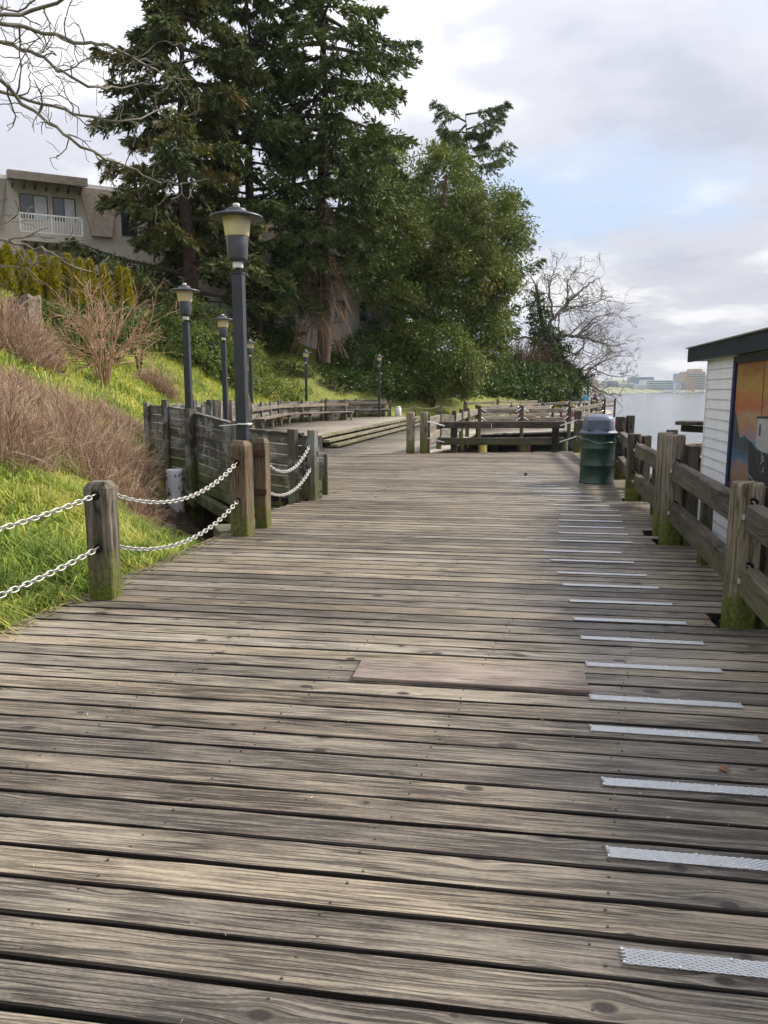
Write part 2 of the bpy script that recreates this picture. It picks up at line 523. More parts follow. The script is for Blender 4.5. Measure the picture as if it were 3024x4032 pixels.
def timber_geo(L, w, h, seg=6, ch=0.008, jit=0.003, r=random, round_=0.0):
    """bar along X from -L/2 to L/2, chamfered section, uneven edges"""
    y, z = w / 2, h / 2
    if round_ > 0:
        ns = 12
        sec = [((y * (1 - round_) + y * round_) * math.copysign(abs(math.cos(a)) ** 0.75, math.cos(a)),
                z * math.copysign(abs(math.sin(a)) ** 0.75, math.sin(a))) for a in [2 * PI * i / ns + PI / ns for i in range(ns)]]
    else:
        c = min(ch, y * 0.5, z * 0.5)
        sec = [(-y, -z + c), (-y + c, -z), (y - c, -z), (y, -z + c), (y, z - c), (y - c, z), (-y + c, z), (-y, z - c)]
    ns = len(sec)
    V, F = [], []
    walk = [0.0] * ns
    for i in range(seg + 1):
        X = -L / 2 + L * i / seg
        for j, (a, b) in enumerate(sec):
            walk[j] = walk[j] * 0.6 + r.uniform(-jit, jit)
            V.append((X + (r.uniform(-jit, jit) * 2 if i in (0, seg) else 0), a + walk[j] * (1 if abs(a) > y * 0.5 else 0.3), b + walk[j] * 0.6))
    for i in range(seg):
        for j in range(ns):
            k = (j + 1) % ns
            F.append((i * ns + j, i * ns + k, (i + 1) * ns + k, (i + 1) * ns + j))
    F.append(tuple(reversed(range(ns))))
    F.append(tuple(seg * ns + j for j in range(ns)))
    return V, F


def beam(name, p0, p1, w, h, mat, parent=None, seg=5, ch=0.008, jit=0.003, base=(0, 0, 0), roll=0.0, round_=0.0):
    """timber from p0 to p1 (world), w across, h tall"""
    p0, p1 = Vector(p0), Vector(p1)
    d = p1 - p0
    L = d.length
    me = pmesh(name, *timber_geo(L, w, h, seg, ch, jit, round_=round_), smooth=round_ > 0)
    o = add(name, me, mat, parent)
    x = d.normalized()
    if abs(x.z) > 0.95:
        up = Vector((math.sin(roll), math.cos(roll), 0))
    else:
        up = Vector((0, 0, 1))
    y = up.cross(x).normalized()
    z = x.cross(y)
    m = Matrix((x, y, z)).transposed().to_4x4()
    m.translation = (p0 + p1) / 2 - Vector(base)
    o.matrix_local = m
    return o


def upright(name, x, y, z0, z1, w, d, mat, parent=None, base=(0, 0, 0), yaw=0.0, round_=0.0, seg=5, ch=0.012, jit=0.003):
    return beam(name, (x, y, z0), (x, y, z1), w, d, mat, parent, seg, ch, jit, base, roll=yaw, round_=round_)


def lathe(prof, n=24, smooth=True, name='lathe'):
    V, F = [], []
    for r_, z in prof:
        for j in range(n):
            a = 2 * PI * j / n
            V.append((r_ * math.cos(a), r_ * math.sin(a), z))
    for i in range(len(prof) - 1):
        for j in range(n):
            k = (j + 1) % n
            F.append((i * n + j, i * n + k, (i + 1) * n + k, (i + 1) * n + j))
    F.append(tuple(reversed(range(n))))
    F.append(tuple((len(prof) - 1) * n + j for j in range(n)))
    me = pmesh(name, V, F)
    if smooth:
        for p in me.polygons:
            p.use_smooth = len(p.vertices) == 4
    return me


def box_geo(x0, x1, y0, y1, z0, z1):
    V = [(x0, y0, z0), (x1, y0, z0), (x1, y1, z0), (x0, y1, z0), (x0, y0, z1), (x1, y0, z1), (x1, y1, z1), (x0, y1, z1)]
    F = [(0, 3, 2, 1), (4, 5, 6, 7), (0, 1, 5, 4), (1, 2, 6, 5), (2, 3, 7, 6), (3, 0, 4, 7)]
    return V, F


def box(name, x0, x1, y0, y1, z0, z1, mat, parent=None, bev=0.0):
    V, F = box_geo(x0, x1, y0, y1, z0, z1)
    o = add(name, pmesh(name, V, F), mat, parent)
    if bev:
        b = o.modifiers.new('bevel', 'BEVEL')
        b.width = bev
        b.segments = 2
    return o


class Tubes:
    """many tapered tubes gathered into one mesh"""
    def __init__(self, n=5):
        self.n, self.V, self.F, self.c = n, [], [], 0
        a = np.arange(n) * 2 * PI / n
        self.ca, self.sa = np.cos(a)[:, None], np.sin(a)[:, None]
        self.rnd = []

    def tube(self, P, r0, r1, rnd=0.5, pw=1.0):
        P = np.asarray(P, float)
        k, n = len(P), self.n
        T = np.gradient(P, axis=0)
        T /= np.linalg.norm(T, axis=1)[:, None] + 1e-9
        ref = np.array([0.31, 0.17, 0.94]) if abs(T[0] @ np.array([0.31, 0.17, 0.94])) < 0.9 else np.array([0.9, -0.3, 0.1])
        S = np.cross(T, ref)
        S /= np.linalg.norm(S, axis=1)[:, None] + 1e-9
        U = np.cross(S, T)
        rr = r0 + (r1 - r0) * np.linspace(0, 1, k) ** pw
        V = P[:, None, :] + rr[:, None, None] * (S[:, None, :] * self.ca[None] + U[:, None, :] * self.sa[None])
        self.V.append(V.reshape(-1, 3))
        i = np.arange(k - 1)[:, None] * n
        j = np.arange(n)[None]
        j2 = (j + 1) % n
        f = np.stack([i + j, i + j2, i + n + j2, i + n + j], -1).reshape(-1, 4) + self.c
        self.F.append(f)
        self.rnd.append(np.full(len(f), rnd))
        self.c += k * n

    def mesh(self, name, smooth=True):
        me = fmesh(name, np.concatenate(self.V), np.concatenate(self.F), np.concatenate(self.rnd))
        if smooth:
            me.polygons.foreach_set('use_smooth', np.ones(len(me.polygons), bool))
        return me


def unit(v):
    return v / (np.linalg.norm(v, axis=-1, keepdims=True) + 1e-9)


def leaf_quads(P, D, L, W, fold=0.15):
    """one folded rhombic leaf per point"""
    n = len(P)
    D = unit(D)
    S = unit(np.cross(D, rng.normal(size=(n, 3))))
    N = np.cross(S, D)
    L = np.broadcast_to(np.asarray(L, float), (n,))[:, None]
    W = np.broadcast_to(np.asarray(W, float), (n,))[:, None]
    a = P
    b = P + D * L * 0.45 + S * W * 0.5 + N * W * fold
    c = P + D * L
    d = P + D * L * 0.45 - S * W * 0.5 + N * W * fold
    V = np.stack([a, b, c, d], 1).reshape(-1, 3)
    F = np.arange(n * 4).reshape(-1, 4)
    return V, F


def wobble_path(p, d, length, k, bend, sag=0.0, rg=None):
    rg = rg or rng
    P = [np.array(p, float)]
    d = np.array(d, float)
    d /= np.linalg.norm(d)
    for _ in range(k):
        d = d + rg.normal(size=3) * bend + np.array([0, 0, sag])
        d /= np.linalg.norm(d)
        P.append(P[-1] + d * length / k)
    return np.array(P), d


# ------------------------------------------------------------------ land and water
BP = np.array([(-3.9, -6), (-3.5, 0), (-2.55, 4.93), (-1.82, 8.26), (-1.75, 10.35), (-2.1, 11.6), (-3.0, 13.2), (-4.3, 15.2),
               (-5.2, 17), (-5.0, 21), (-5.9, 31), (-5.2, 38), (-4.0, 43), (-0.3, 46), (3, 50.5), (8, 58.5), (13, 66),
               (19, 77), (21.5, 88), (14, 100), (-20, 125), (-80, 140)], float)


def sdist(X, Y):
    X, Y = np.asarray(X, float), np.asarray(Y, float)
    best, sg = np.full(X.shape, 1e9), np.zeros(X.shape)
    for a, b in zip(BP[:-1], BP[1:]):
        e = b - a
        t = np.clip(((X - a[0]) * e[0] + (Y - a[1]) * e[1]) / (e @ e), 0, 1)
        dx, dy = X - (a[0] + t * e[0]), Y - (a[1] + t * e[1])
        d = np.hypot(dx, dy)
        s = -(dx * e[1] - dy * e[0])
        m = d < best
        best, sg = np.where(m, d, best), np.where(m, s, sg)
    return np.where(sg >= 0, best, -best)


def hgt(X, Y):
    X, Y = np.asarray(X, float), np.asarray(Y, float)
    d = sdist(X, Y)
    s = np.clip((Y - 12) / 6.0, 0, 1)
    near = np.where(d < 3.2, 0.34 * d, 1.09 + 0.62 * (d - 3.2))
    up = np.minimum((1 - s) * near + s * 0.60 * d, 4.9 + 0.02 * np.clip(d, 0, 20)) - 0.08
    z = np.maximum(np.where(d > 0, up, -0.08 + 0.75 * d), -4.0)
    z = z - 1.45 * np.exp(-(((X + 3.0) / 1.6) ** 2 + ((Y - 12.4) / 2.6) ** 2))
    z = z - 0.35 * np.exp(-(((X + 2.6) / 1.0) ** 2 + ((Y - 9.3) / 1.3) ** 2))
    k = np.clip(d, 0, 1)
    return z + 0.10 * np.sin(X * 1.3 + 0.7 * Y) * k + 0.06 * np.sin(2.9 * X - 1.7 * Y) * k


def grid_mesh(name, xs, ys, zf):
    X, Y = np.meshgrid(xs, ys)
    Z = zf(X, Y)
    V = np.stack([X, Y, Z], -1).reshape(-1, 3)
    nx, ny = len(xs), len(ys)
    i = np.arange(ny - 1)[:, None] * nx + np.arange(nx - 1)[None]
    F = np.stack([i, i + 1, i + nx + 1, i + nx], -1).reshape(-1, 4)
    me = fmesh(name, V, F)
    me.polygons.foreach_set('use_smooth', np.ones(len(me.polygons), bool))
    return me


xs = np.concatenate([np.linspace(-120, -16, 30), np.linspace(-15.5, 0, 110), np.linspace(0.5, 30, 60)])
ys = np.concatenate([np.linspace(-8, 4, 16), np.linspace(4.2, 20, 110), np.linspace(20.4, 60, 90), np.linspace(61, 140, 70)])
tag(add('ground', grid_mesh('ground', xs, ys, hgt), M['ground']), 'grassy bank rising from the boardwalk to the apartment building', kind='structure')

WATER_Z = -2.2
me = pmesh('water', [(-900, -300, 0), (2600, -300, 0), (2600, 3200, 0), (-900, 3200, 0)], [(0, 1, 2, 3)])
tag(add('water', me, M['water'], loc=(0, 0, WATER_Z)), 'pale grey harbour water reaching to the far shore', kind='structure')

# ------------------------------------------------------------------ boardwalk decks
DA = math.atan(0.15)
AX, AY = math.cos(DA), -math.sin(DA)          # along a plank
BX, BY = math.sin(DA), math.cos(DA)           # along the walkway
PITCH, PW, PT = 0.1665, 0.149, 0.076


def row_spans(poly, b):
    """where the plank line at walkway distance b lies inside a polygon"""
    hits = []
    for (x0, y0), (x1, y1) in zip(poly, poly[1:] + poly[:1]):
        b0, b1 = x0 * BX + y0 * BY, x1 * BX + y1 * BY
        if (b0 - b) * (b1 - b) < 0:
            t = (b - b0) / (b1 - b0)
            x, y = x0 + t * (x1 - x0), y0 + t * (y1 - y0)
            hits.append(x * AX + y * AY)
    hits.sort()
    return list(zip(hits[0::2], hits[1::2]))


FRONT = [(-3.75, -0.5), (-2.55, 4.93), (-1.82, 8.26), (-1.44, 10.35), (-0.97, 11.2), (-1.35, 11.15), (-2.2, 12.15), (-3.45, 14.5),
         (-4.3, 15.4), (-5.0, 16.8), (-4.9, 18.0), (-4.85, 19.25), (-1.5, 18.95), (0.62, 19.32), (5.1, 19.78), (4.42, 13.7), (3.83, 11.0),
         (3.28, 8.1), (2.66, 5.0), (1.6, -0.5)]
PLAZA = [(-4.85, 19.25), (-1.5, 18.95), (-2.36, 26.7), (1.22, 42.8), (2.0, 46.3), (0.4, 46.0), (-3.4, 44.2), (-4.6, 39.5), (-5.4, 31), (-4.7, 21)]
RAMP = [(-1.5, 18.95), (0.62, 19.32), (1.05, 19.38), (1.9, 25.0), (2.9, 29.2), (3.5, 32.4), (4.2, 35.2), (5.5, 46.5), (2.2, 46.4), (1.35, 42.8), (-2.23, 26.7)]
PLATFORM = [(4.2, 35.2), (9.2, 37.9), (11.9, 42), (13.8, 50), (15.5, 58), (19.5, 66), (22.6, 78), (20.8, 84), (18.0, 76), (13.0, 65.2), (8.2, 57.6), (4.2, 50.0), (5.5, 46.5)]

bw = tag(bpy.data.objects.new('boardwalk', None), 'weathered timber boardwalk of cross planks running away from the viewer', kind='structure')
col.objects.link(bw)
prnd = random.Random(5)
rows = []
b = 1.02
notch = [(2.43, 5.09), (3.01, 7.93), (3.04, 8.33), (3.63, 11.09), (4.23, 13.73)]
while b < 20.3:
    for s0, s1 in row_spans(FRONT, b):
        if s1 - s0 < 0.25:
            continue
        s0 += prnd.uniform(-0.03, 0.03)
        s1 += prnd.uniform(-0.03, 0.03)
        # posts stand in notches cut from the plank ends
        for qx, qy in notch:
            qb, qs = qx * BX + qy * BY, qx * AX + qy * AY
            if abs(qb - b) < 0.17 and s1 > qs - 0.15:
                s1 = qs - 0.17 + prnd.uniform(-0.02, 0.02)
        parts = [(s0, s1)]
        if s1 - s0 > 5.2 and b > 9 and prnd.random() < 0.8:
            c = prnd.uniform(s0 + 1.6, s1 - 1.6)
            parts = [(s0, c - 0.003), (c + 0.003, s1)]
        for a0, a1 in parts:
            sc = (a0 + a1) / 2
            L = a1 - a0
            seg = max(8, int(L / (0.16 if b < 5 else 0.45)))
            V, F = timber_geo(L, PW + prnd.uniform(-0.004, 0.004), PT, seg, 0.004, 0.0019 if b < 7 else 0.0014, prnd)
            me = pmesh('plank', V, F)
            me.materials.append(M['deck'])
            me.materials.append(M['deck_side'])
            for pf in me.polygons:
                if pf.normal.z < 0.9:  # sides and chamfered edges get the painted gap shade
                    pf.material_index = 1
            o = add('plank', me, None, bw)
            o.location = (sc * AX + b * BX, sc * AY + b * BY, -PT / 2 + prnd.uniform(-0.0012, 0.0012))
            o.rotation_euler = (prnd.uniform(-0.005, 0.005), 0, -DA + prnd.uniform(-0.0006, 0.0006))
    rows.append(b)
    b += PITCH

# nail heads, two to a plank on each joist line
nv, nf = [], []
for b in rows:
    if b > 8:
        break
    for q in (-2.1, -1.3, -0.5, 0.3, 1.1, 1.9):
        x0 = q + 0.19 * (b - 2)
        for db in (-0.045, 0.045):
            s = x0 + prnd.uniform(-0.025, 0.025)
            bb = b + db + prnd.uniform(-0.012, 0.012)
            cx, cy = s * AX + bb * BX, s * AY + bb * BY
            if not (-2.4 + 0.2 * (cy - 5) < cx < 2.3 + 0.2 * (cy - 5)):
                continue
            r_ = prnd.uniform(0.0038, 0.005)
            k = len(nv)
            for j in range(7):
                nv.append((cx + r_ * math.cos(j * 0.8976), cy + r_ * math.sin(j * 0.8976), 0.0035))
            for j in range(7):
                nv.append((cx + r_ * math.cos(j * 0.8976), cy + r_ * math.sin(j * 0.8976), -0.01))
            nf.append(tuple(range(k, k + 7)))
            for j in range(7):
                nf.append((k + j, k + 7 + j, k + 7 + (j + 1) % 7, k + (j + 1) % 7))
tag(add('nail_heads', pmesh('nail_heads', nv, nf), M['nail'], bw), kind='stuff')

# joists and piles under the front deck
for q in (-1.9, -0.4, 1.1, 2.6):
    beam('joist', (q - 0.55, 0.8, -0.20), (q + 2.9, 18.6, -0.20), 0.12, 0.24, M['dark_timber'], bw, 3)
for y in (3.0, 8.8, 14.8):
    x = -2.4 + 0.2 * y
    beam('cross_beam', (x - 0.6 + (0 if y < 12 else -1), y + 0.4, -0.42), (x + 4.3 + (1.2 if y > 12 else 0), y - 0.4, -0.42), 0.25, 0.25, M['dark_timber'], bw, 3)
    for q in (2.3, 4.1):
        upright('pile', x + q, y, -4.5, -0.56, 0.3, 0.3, M['dark_timber'], bw, round_=1.0, seg=3)
beam('edge_beam', (-2.62, 4.6, -0.2), (-1.86, 8.2, -0.2), 0.1, 0.26, M['dark_timber'], bw, 5)
beam('edge_beam', (-1.84, 8.3, -0.2), (-1.47, 10.3, -0.2), 0.1, 0.26, M['dark_timber'], bw, 5)
beam('edge_beam', (2.55, 4.6, -0.2), (4.35, 13.8, -0.2), 0.1, 0.26, M['dark_timber'], bw, 5)

# expanded-metal grip strips nailed along every third plank
SL, SW = 0.74, 0.062
sv, sf = [], []
nx_, ny_ = 58, 9


def strand(p, q, wd=0.0012, z0=0.004, z1=0.0075):
    px, py = p
    qx, qy = q
    dx, dy = qx - px, qy - py
    L = math.hypot(dx, dy)
    ox, oy = -dy / L * wd, dx / L * wd
    k = len(sv)
    sv.extend([(px - ox, py - oy, z0), (qx - ox, qy - oy, z0 + 0.001), (qx + ox, qy + oy, z1), (px + ox, py + oy, z1)])
    sf.append((k, k + 1, k + 2, k + 3))


for i in range(nx_):
    for j in range(ny_):
        if (i + j) % 2:
            continue
        x0, x1 = -SL / 2 + SL * i / nx_, -SL / 2 + SL * (i + 1) / nx_
        y0, y1 = -SW / 2 + SW * j / ny_, -SW / 2 + SW * (j + 1) / ny_
        xm, ym = (x0 + x1) / 2, (y0 + y1) / 2
        for k2, (p, q) in enumerate((((x0 - SL / nx_ * 0.5, ym), (xm, y1)), ((xm, y1), (x1 + SL / nx_ * 0.5, ym)),
                                     ((x1 + SL / nx_ * 0.5, ym), (xm, y0)), ((xm, y0), (x0 - SL / nx_ * 0.5, ym)))):
            strand(p, q)
for (p, q) in (((-SL / 2, -SW / 2), (-SL / 2, SW / 2)), ((SL / 2, -SW / 2), (SL / 2, SW / 2))):
    strand(p, q, 0.002)
strip_me = pmesh('grip_strip', sv, sf)
strip_me.materials.append(M['strip'])
nb_v, nb_f = [], []
for i in range(6):
    for sy in (-1, 1):
        if (i * 2 + sy) % 3 == 0 and i not in (0, 5):
            continue
        cx, cy = -SL / 2 + SL * i / 5, sy * SW * 0.42
        k = len(nb_v)
        for rr_, zt in ((0.0055, 0.006), (0.0045, 0.0105)):
            for j in range(8):
                nb_v.append((cx + rr_ * math.cos(j * PI / 4), cy + rr_ * math.sin(j * PI / 4), zt))
        for j in range(8):
            nb_f.append((k + j, k + (j + 1) % 8, k + 8 + (j + 1) % 8, k + 8 + j))
        nb_f.append(tuple(range(k + 8, k + 16)))
stripnail_me = pmesh('strip_nails', nb_v, nb_f)
stripnail_me.materials.append(M['galv'])
STRIPS = [(0.66, 1.86), (0.77, 2.37), (0.87, 2.84), (0.97, 3.33), (1.08, 3.78), (1.16, 4.27), (1.25, 4.75), (1.33, 5.16), (1.39, 5.63),
          (1.47, 6.11), (1.52, 6.55), (1.56, 7.02), (1.58, 7.45)]
STRIPS += [(1.84, 7.96), (1.94, 8.41), (2.03, 8.83), (2.13, 9.24), (2.24, 9.66), (2.32, 10.08), (2.34, 10.49), (2.35, 10.98), (2.39, 11.44), (2.28, 11.87), (2.23, 12.3), (2.11, 12.74), (1.99, 13.2), (2.0, 13.75), (2.1, 14.4)]
for i, (x, y) in enumerate(STRIPS):
    bq = x * BX + y * BY
    br_ = min(rows, key=lambda q: abs(q - bq))
    bq = br_ if y < 3.6 or abs(br_ - bq) < 0.03 else bq
    s = x * AX + y * AY + SL / 2 + prnd.uniform(-0.02, 0.02)
    o = add('grip_strip', strip_me, None, bw, (s * AX + bq * BX, s * AY + bq * BY, 0.0015), (0, 0, -DA + prnd.uniform(-0.012, 0.012)))
    add('strip_nails', stripnail_me, None, o)

# a sheet of plywood patched over a hole
pt = beam('plywood_patch', (-0.15, 4.17, 0.012), (1.10, 3.975, 0.012), 0.285, 0.022, M['plywood'], None, 12, 0.003, 0.0012)
tag(pt, 'reddish brown plywood patch lying flat across the middle planks', 'board')


def joined_deck(name, poly, zf, label, b0, b1, pitch=PITCH, maxlen=3.6):
    V, F, Q = [], [], []
    b = b0
    while b < b1:
        for s0, s1 in row_spans(poly, b):
            n = max(1, int(round((s1 - s0) / maxlen)))
            cuts = [s0] + sorted(s0 + (s1 - s0) * (i + prnd.uniform(-0.25, 0.25)) / n for i in range(1, n)) + [s1]
            for a0, a1 in zip(cuts[:-1], cuts[1:]):
                a1 -= 0.004
                w2 = PW / 2 * pitch / PITCH
                k = len(V)
                zt = prnd.uniform(-0.001, 0.001)
                for dz in (-PT, 0):
                    for (s, bb) in ((a0, b - w2), (a1, b - w2), (a1, b + w2), (a0, b + w2)):
                        x, y = s * AX + bb * BX, s * AY + bb * BY
                        V.append((x, y, zf(x, y) + dz + zt))
                F += [(k, k + 3, k + 2, k + 1), (k + 4, k + 5, k + 6, k + 7), (k, k + 1, k + 5, k + 4), (k + 1, k + 2, k + 6, k + 5),
                      (k + 2, k + 3, k + 7, k + 6), (k + 3, k, k + 4, k + 7)]
                Q += [prnd.random()] * 6
        b += pitch
    root = tag(bpy.data.objects.new(name, None), label, kind='structure')
    col.objects.link(root)
    root.rotation_euler = (0, 0, -DA)
    V = np.array(V)
    # into the rotated frame, so that the grain follows the planks
    loc = np.stack([V[:, 0] * AX + V[:, 1] * AY, V[:, 0] * BX + V[:, 1] * BY, V[:, 2]], 1)
    tag(add('planks', fmesh('planks', loc, np.array(F), np.array(Q)), M['deck_far'], root), kind='stuff')
    return root


def ramp_z(x, y):
    return -0.43 * min(1, max(0, (y - 19.2) / 7.3))


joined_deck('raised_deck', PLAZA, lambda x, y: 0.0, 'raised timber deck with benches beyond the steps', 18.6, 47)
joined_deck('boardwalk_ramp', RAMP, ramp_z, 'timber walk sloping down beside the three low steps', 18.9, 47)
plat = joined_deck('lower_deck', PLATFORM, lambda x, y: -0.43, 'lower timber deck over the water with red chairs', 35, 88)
beam('edge_beam', (4.25, 35.1, -0.62), (9.25, 37.8, -0.62), 0.12, 0.30, M['algae_beam'], plat, 6, base=(0, 0, 0))
beam('edge_beam', (9.3, 37.85, -0.62), (12.0, 41.9, -0.62), 0.12, 0.30, M['algae_beam'], plat, 6)
for o in plat.children:
    if o.name.startswith('edge_beam'):
        o.matrix_local = Matrix.Rotation(DA, 4, 'Z') @ o.matrix_local
for i, (x, y, m_) in enumerate(((4.55, 35.6, 'yellow_wood'), (6.6, 36.9, 'dark_timber'), (7.1, 38.5, 'orange_pile'), (8.9, 38.2, 'dark_timber'), (11.5, 42.3, 'dark_timber'),
                                (5.6, 39.5, 'dark_timber'), (7.6, 41, 'dark_timber'), (13.4, 50, 'dark_timber'))):
    p = upright('deck_pile', x, y, -5, -0.80, 0.42, 0.42, M[m_], None, round_=1.0, seg=4)
    tag(p, ['yellow painted pile under the corner of the lower deck', 'dark pile second from the corner of the lower deck', 'rust orange pile standing in the water under the lower deck',
            'dark pile under the middle edge of the lower deck', 'dark pile under the right corner of the lower deck', 'dark pile in the shade behind the yellow pile',
            'dark pile deep in the shade under the lower deck', 'dark pile under the far water edge of the lower deck'][i], 'pile')

# three open-riser steps between the ramp and the raised deck
st = thing('deck_steps', 'three long low timber steps climbing to the raised deck', 'steps', (-2.3, 26.7, -0.43))
sb = (-2.3, 26.7, -0.43)
p0, p1 = Vector((-2.33, 26.55, 0)), Vector((1.98, 46.0, 0))
dirv = (p1 - p0).normalized()
nrm = Vector((dirv.y, -dirv.x, 0))
for i in range(3):
    zt = -0.43 + 0.145 * (i + 1) - 0.045
    off = nrm * (0.62 - 0.30 * i)
    for k in range(5):
        a, c = p0.lerp(p1, k / 5), p0.lerp(p1, (k + 1) / 5)
        beam('tread', a + off + Vector((0, 0, zt)) + dirv * 0.01, c + off + Vector((0, 0, zt)) - dirv * 0.01, 0.29, 0.085, M['bench'], st, 5, base=sb)
for k in range(20):
    a = p0.lerp(p1, (k + 0.35) / 20)
    for i in range(3):
        q = a + nrm * (0.55 - 0.30 * i)
        upright('stringer_block', q.x, q.y, -0.42, -0.43 + 0.145 * i + 0.055, 0.12, 0.07, M['bench'], st, base=sb, seg=1)


# ------------------------------------------------------------------ chain posts at the left edge
def post_cap_geo(w, h, top):
    """square timber post with a chamfered top, axis along X from 0 to h"""
    V, F = [], []
    y = w / 2
    c = 0.010
    sec = [(-y, -y + c), (-y + c, -y), (y - c, -y), (y, -y + c), (y, y - c), (y - c, y), (-y + c, y), (-y, y - c)]
    lev = [0, h * 0.2, h * 0.45, h * 0.7, h - top, h - top * 0.3, h]
    scl = [1, 1, 1, 1, 1, 0.80, 0.66]
    r = random.Random(int(h * 1000))
    for x, s in zip(lev, scl):
        for a, b in sec:
            V.append((x + r.uniform(-0.004, 0.004) * (x > h * 0.8), a * s + r.uniform(-0.003, 0.003), b * s + r.uniform(-0.003, 0.003)))
    n = 8
    for i in range(len(lev) - 1):
        for j in range(n):
            k = (j + 1) % n
            F.append((i * n + j, (i + 1) * n + j, (i + 1) * n + k, i * n + k))
    F.append(tuple(range(n)))
    F.append(tuple(reversed([(len(lev) - 1) * n + j for j in range(n)])))
    F = [tuple(reversed(f)) for f in F]
    return V, F


hole_me = lathe([(0.030, 0.0), (0.034, 0.004), (0.034, -0.002), (0.026, -0.003)], 16, name='chain_hole')
black = plain('hole_dark', (0.006, 0.005, 0.004), 0.9)


def square_post(label, x, y, z0, z1, w, mat, yaw, holes=()):
    t = thing('timber_post', label, 'post', (x, y, z0), yaw)
    me = pmesh('post_body', *post_cap_geo(w, z1 - z0, 0.05))
    add('post_body', me, mat, t, (0, 0, 0), (0, -PI / 2, 0))
    for (fx, fy, hz) in holes:      # face direction and height
        ang = math.atan2(fy, fx)
        add('chain_hole', hole_me, black, t, (fx * w / 2 * 1.012, fy * w / 2 * 1.012, hz - z0), (PI / 2, 0, ang + PI / 2))
    return t


YAW = -DA
PA = square_post('squared grey timber post with chamfered top in the grass edge', -2.14, 5.76, -0.35, 0.90, 0.185, M['post'], YAW + 0.09,
                 [(0, -1, 0.80), (0, -1, 0.40), (0, 1, 0.80), (0, 1, 0.40)])
PBq = square_post('brown timber post with two bolts in front of the nearest lamp', -1.555, 8.34, -0.35, 1.03, 0.20, M['post_brown'], YAW - 0.10,
                  [(0, -1, 0.80), (0, -1, 0.39)])
PB2 = square_post('narrow brown timber post behind the nearest lamp', -1.40, 8.80, -0.35, 1.03, 0.15, M['post_brown'], YAW - 0.10)
PZ = square_post('grey timber post nearest the viewer beyond the left edge', -2.99, 2.75, -0.35, 0.90, 0.185, M['post'], YAW, [(0, 1, 0.80), (0, 1, 0.40)])
bolt_me = lathe([(0.017, 0), (0.017, 0.008), (0.011, 0.014), (0.004, 0.016)], 12, name='bolt')
for sx in (-0.045, 0.045):
    add('bolt', bolt_me, M['rust'], PBq, (sx, -0.102, 1.20), (PI / 2, 0, 0))
clamp_v, clamp_f = box_geo(-0.09, 0.09, -0.012, 0.012, -0.03, 0.03)
for hz in (0.86, 0.42):
    box('steel_clamp', -0.095, 0.085, -0.10, -0.075, hz + 0.32, hz + 0.39, M['rust'], PB2)

# ------------------------------------------------------------------ chains
lv = Tubes(6)
a = np.linspace(0, 2 * PI, 15)
LP, LW = 0.060, 0.023
ring = np.stack([np.cos(a) * 0.024 + np.sign(np.cos(a)) * 0.012, np.sin(a) * 0.018, 0 * a], 1)
lv.tube(ring, 0.0054, 0.0054)
link_me = lv.mesh('link')


def chain(label, p0, p1, sag, pitch=0.056, mat=None):
    p0, p1 = np.array(p0, float), np.array(p1, float)
    t = np.linspace(0, 1, 200)
    P = p0 + (p1 - p0) * t[:, None]
    P[:, 2] -= sag * 4 * t * (1 - t)
    s = np.concatenate([[0], np.cumsum(np.linalg.norm(np.diff(P, axis=0), axis=1))])
    n = max(2, int(s[-1] / pitch))
    root = thing('chain', label, 'chain', tuple(p0))
    for i in range(n):
        q = (i + 0.5) / n * s[-1]
        c = np.array([np.interp(q, s, P[:, k]) for k in range(3)])
        c2 = np.array([np.interp(min(q + 0.01, s[-1]), s, P[:, k]) for k in range(3)])
        c1 = np.array([np.interp(max(q - 0.01, 0), s, P[:, k]) for k in range(3)])
        d = Vector(c2 - c1).normalized()
        side = d.cross(Vector((0, 0, 1))).normalized()
        up = side.cross(d)
        ang = (PI / 4 if i % 2 else -PI / 4) + random.uniform(-0.2, 0.2)
        y = side * math.cos(ang) + up * math.sin(ang)
        z = d.cross(y)
        m = Matrix((d, y, z)).transposed().to_4x4()
        m.translation = Vector(c - p0)
        o = add('link', link_me, mat or M['chain'], root)
        o.matrix_local = m
    return root


chain('upper white chain leaving the left picture edge', (-2.97, 2.86, 0.80), (-2.15, 5.68, 0.80), 0.10)
chain('lower white chain leaving the left picture edge', (-2.97, 2.86, 0.40), (-2.15, 5.68, 0.40), 0.12)
chain('upper white chain hanging between the two timber posts', (-2.10, 5.86, 0.79), (-1.58, 8.22, 0.80), 0.21)
chain('lower white chain hanging between the two timber posts', (-2.10, 5.86, 0.38), (-1.58, 8.22, 0.39), 0.20)
chain('upper white chain running from the lamp to the wall end', (-1.37, 8.9, 0.74), (-1.06, 10.98, 0.79), 0.22)
chain('lower white chain running from the lamp to the wall end', (-1.37, 8.9, 0.40), (-1.05, 10.98, 0.46), 0.17)

# ------------------------------------------------------------------ lamps
LAMP_PARTS = {
    'lens': ([(0.122, 3.185), (0.126, 3.19), (0.150, 3.385), (0.148, 3.39)], 'lens', 32),
    'housing': ([(0.075, 2.925), (0.102, 2.94), (0.104, 2.96), (0.119, 3.180), (0.117, 3.186)], 'lamp_house', 32),
    'collar': ([(0.054, 2.862), (0.056, 2.865), (0.056, 2.925), (0.05, 2.928)], 'white_paint', 20),
    'neck': ([(0.026, 2.81), (0.026, 2.865)], 'lamp_blue', 14),
}


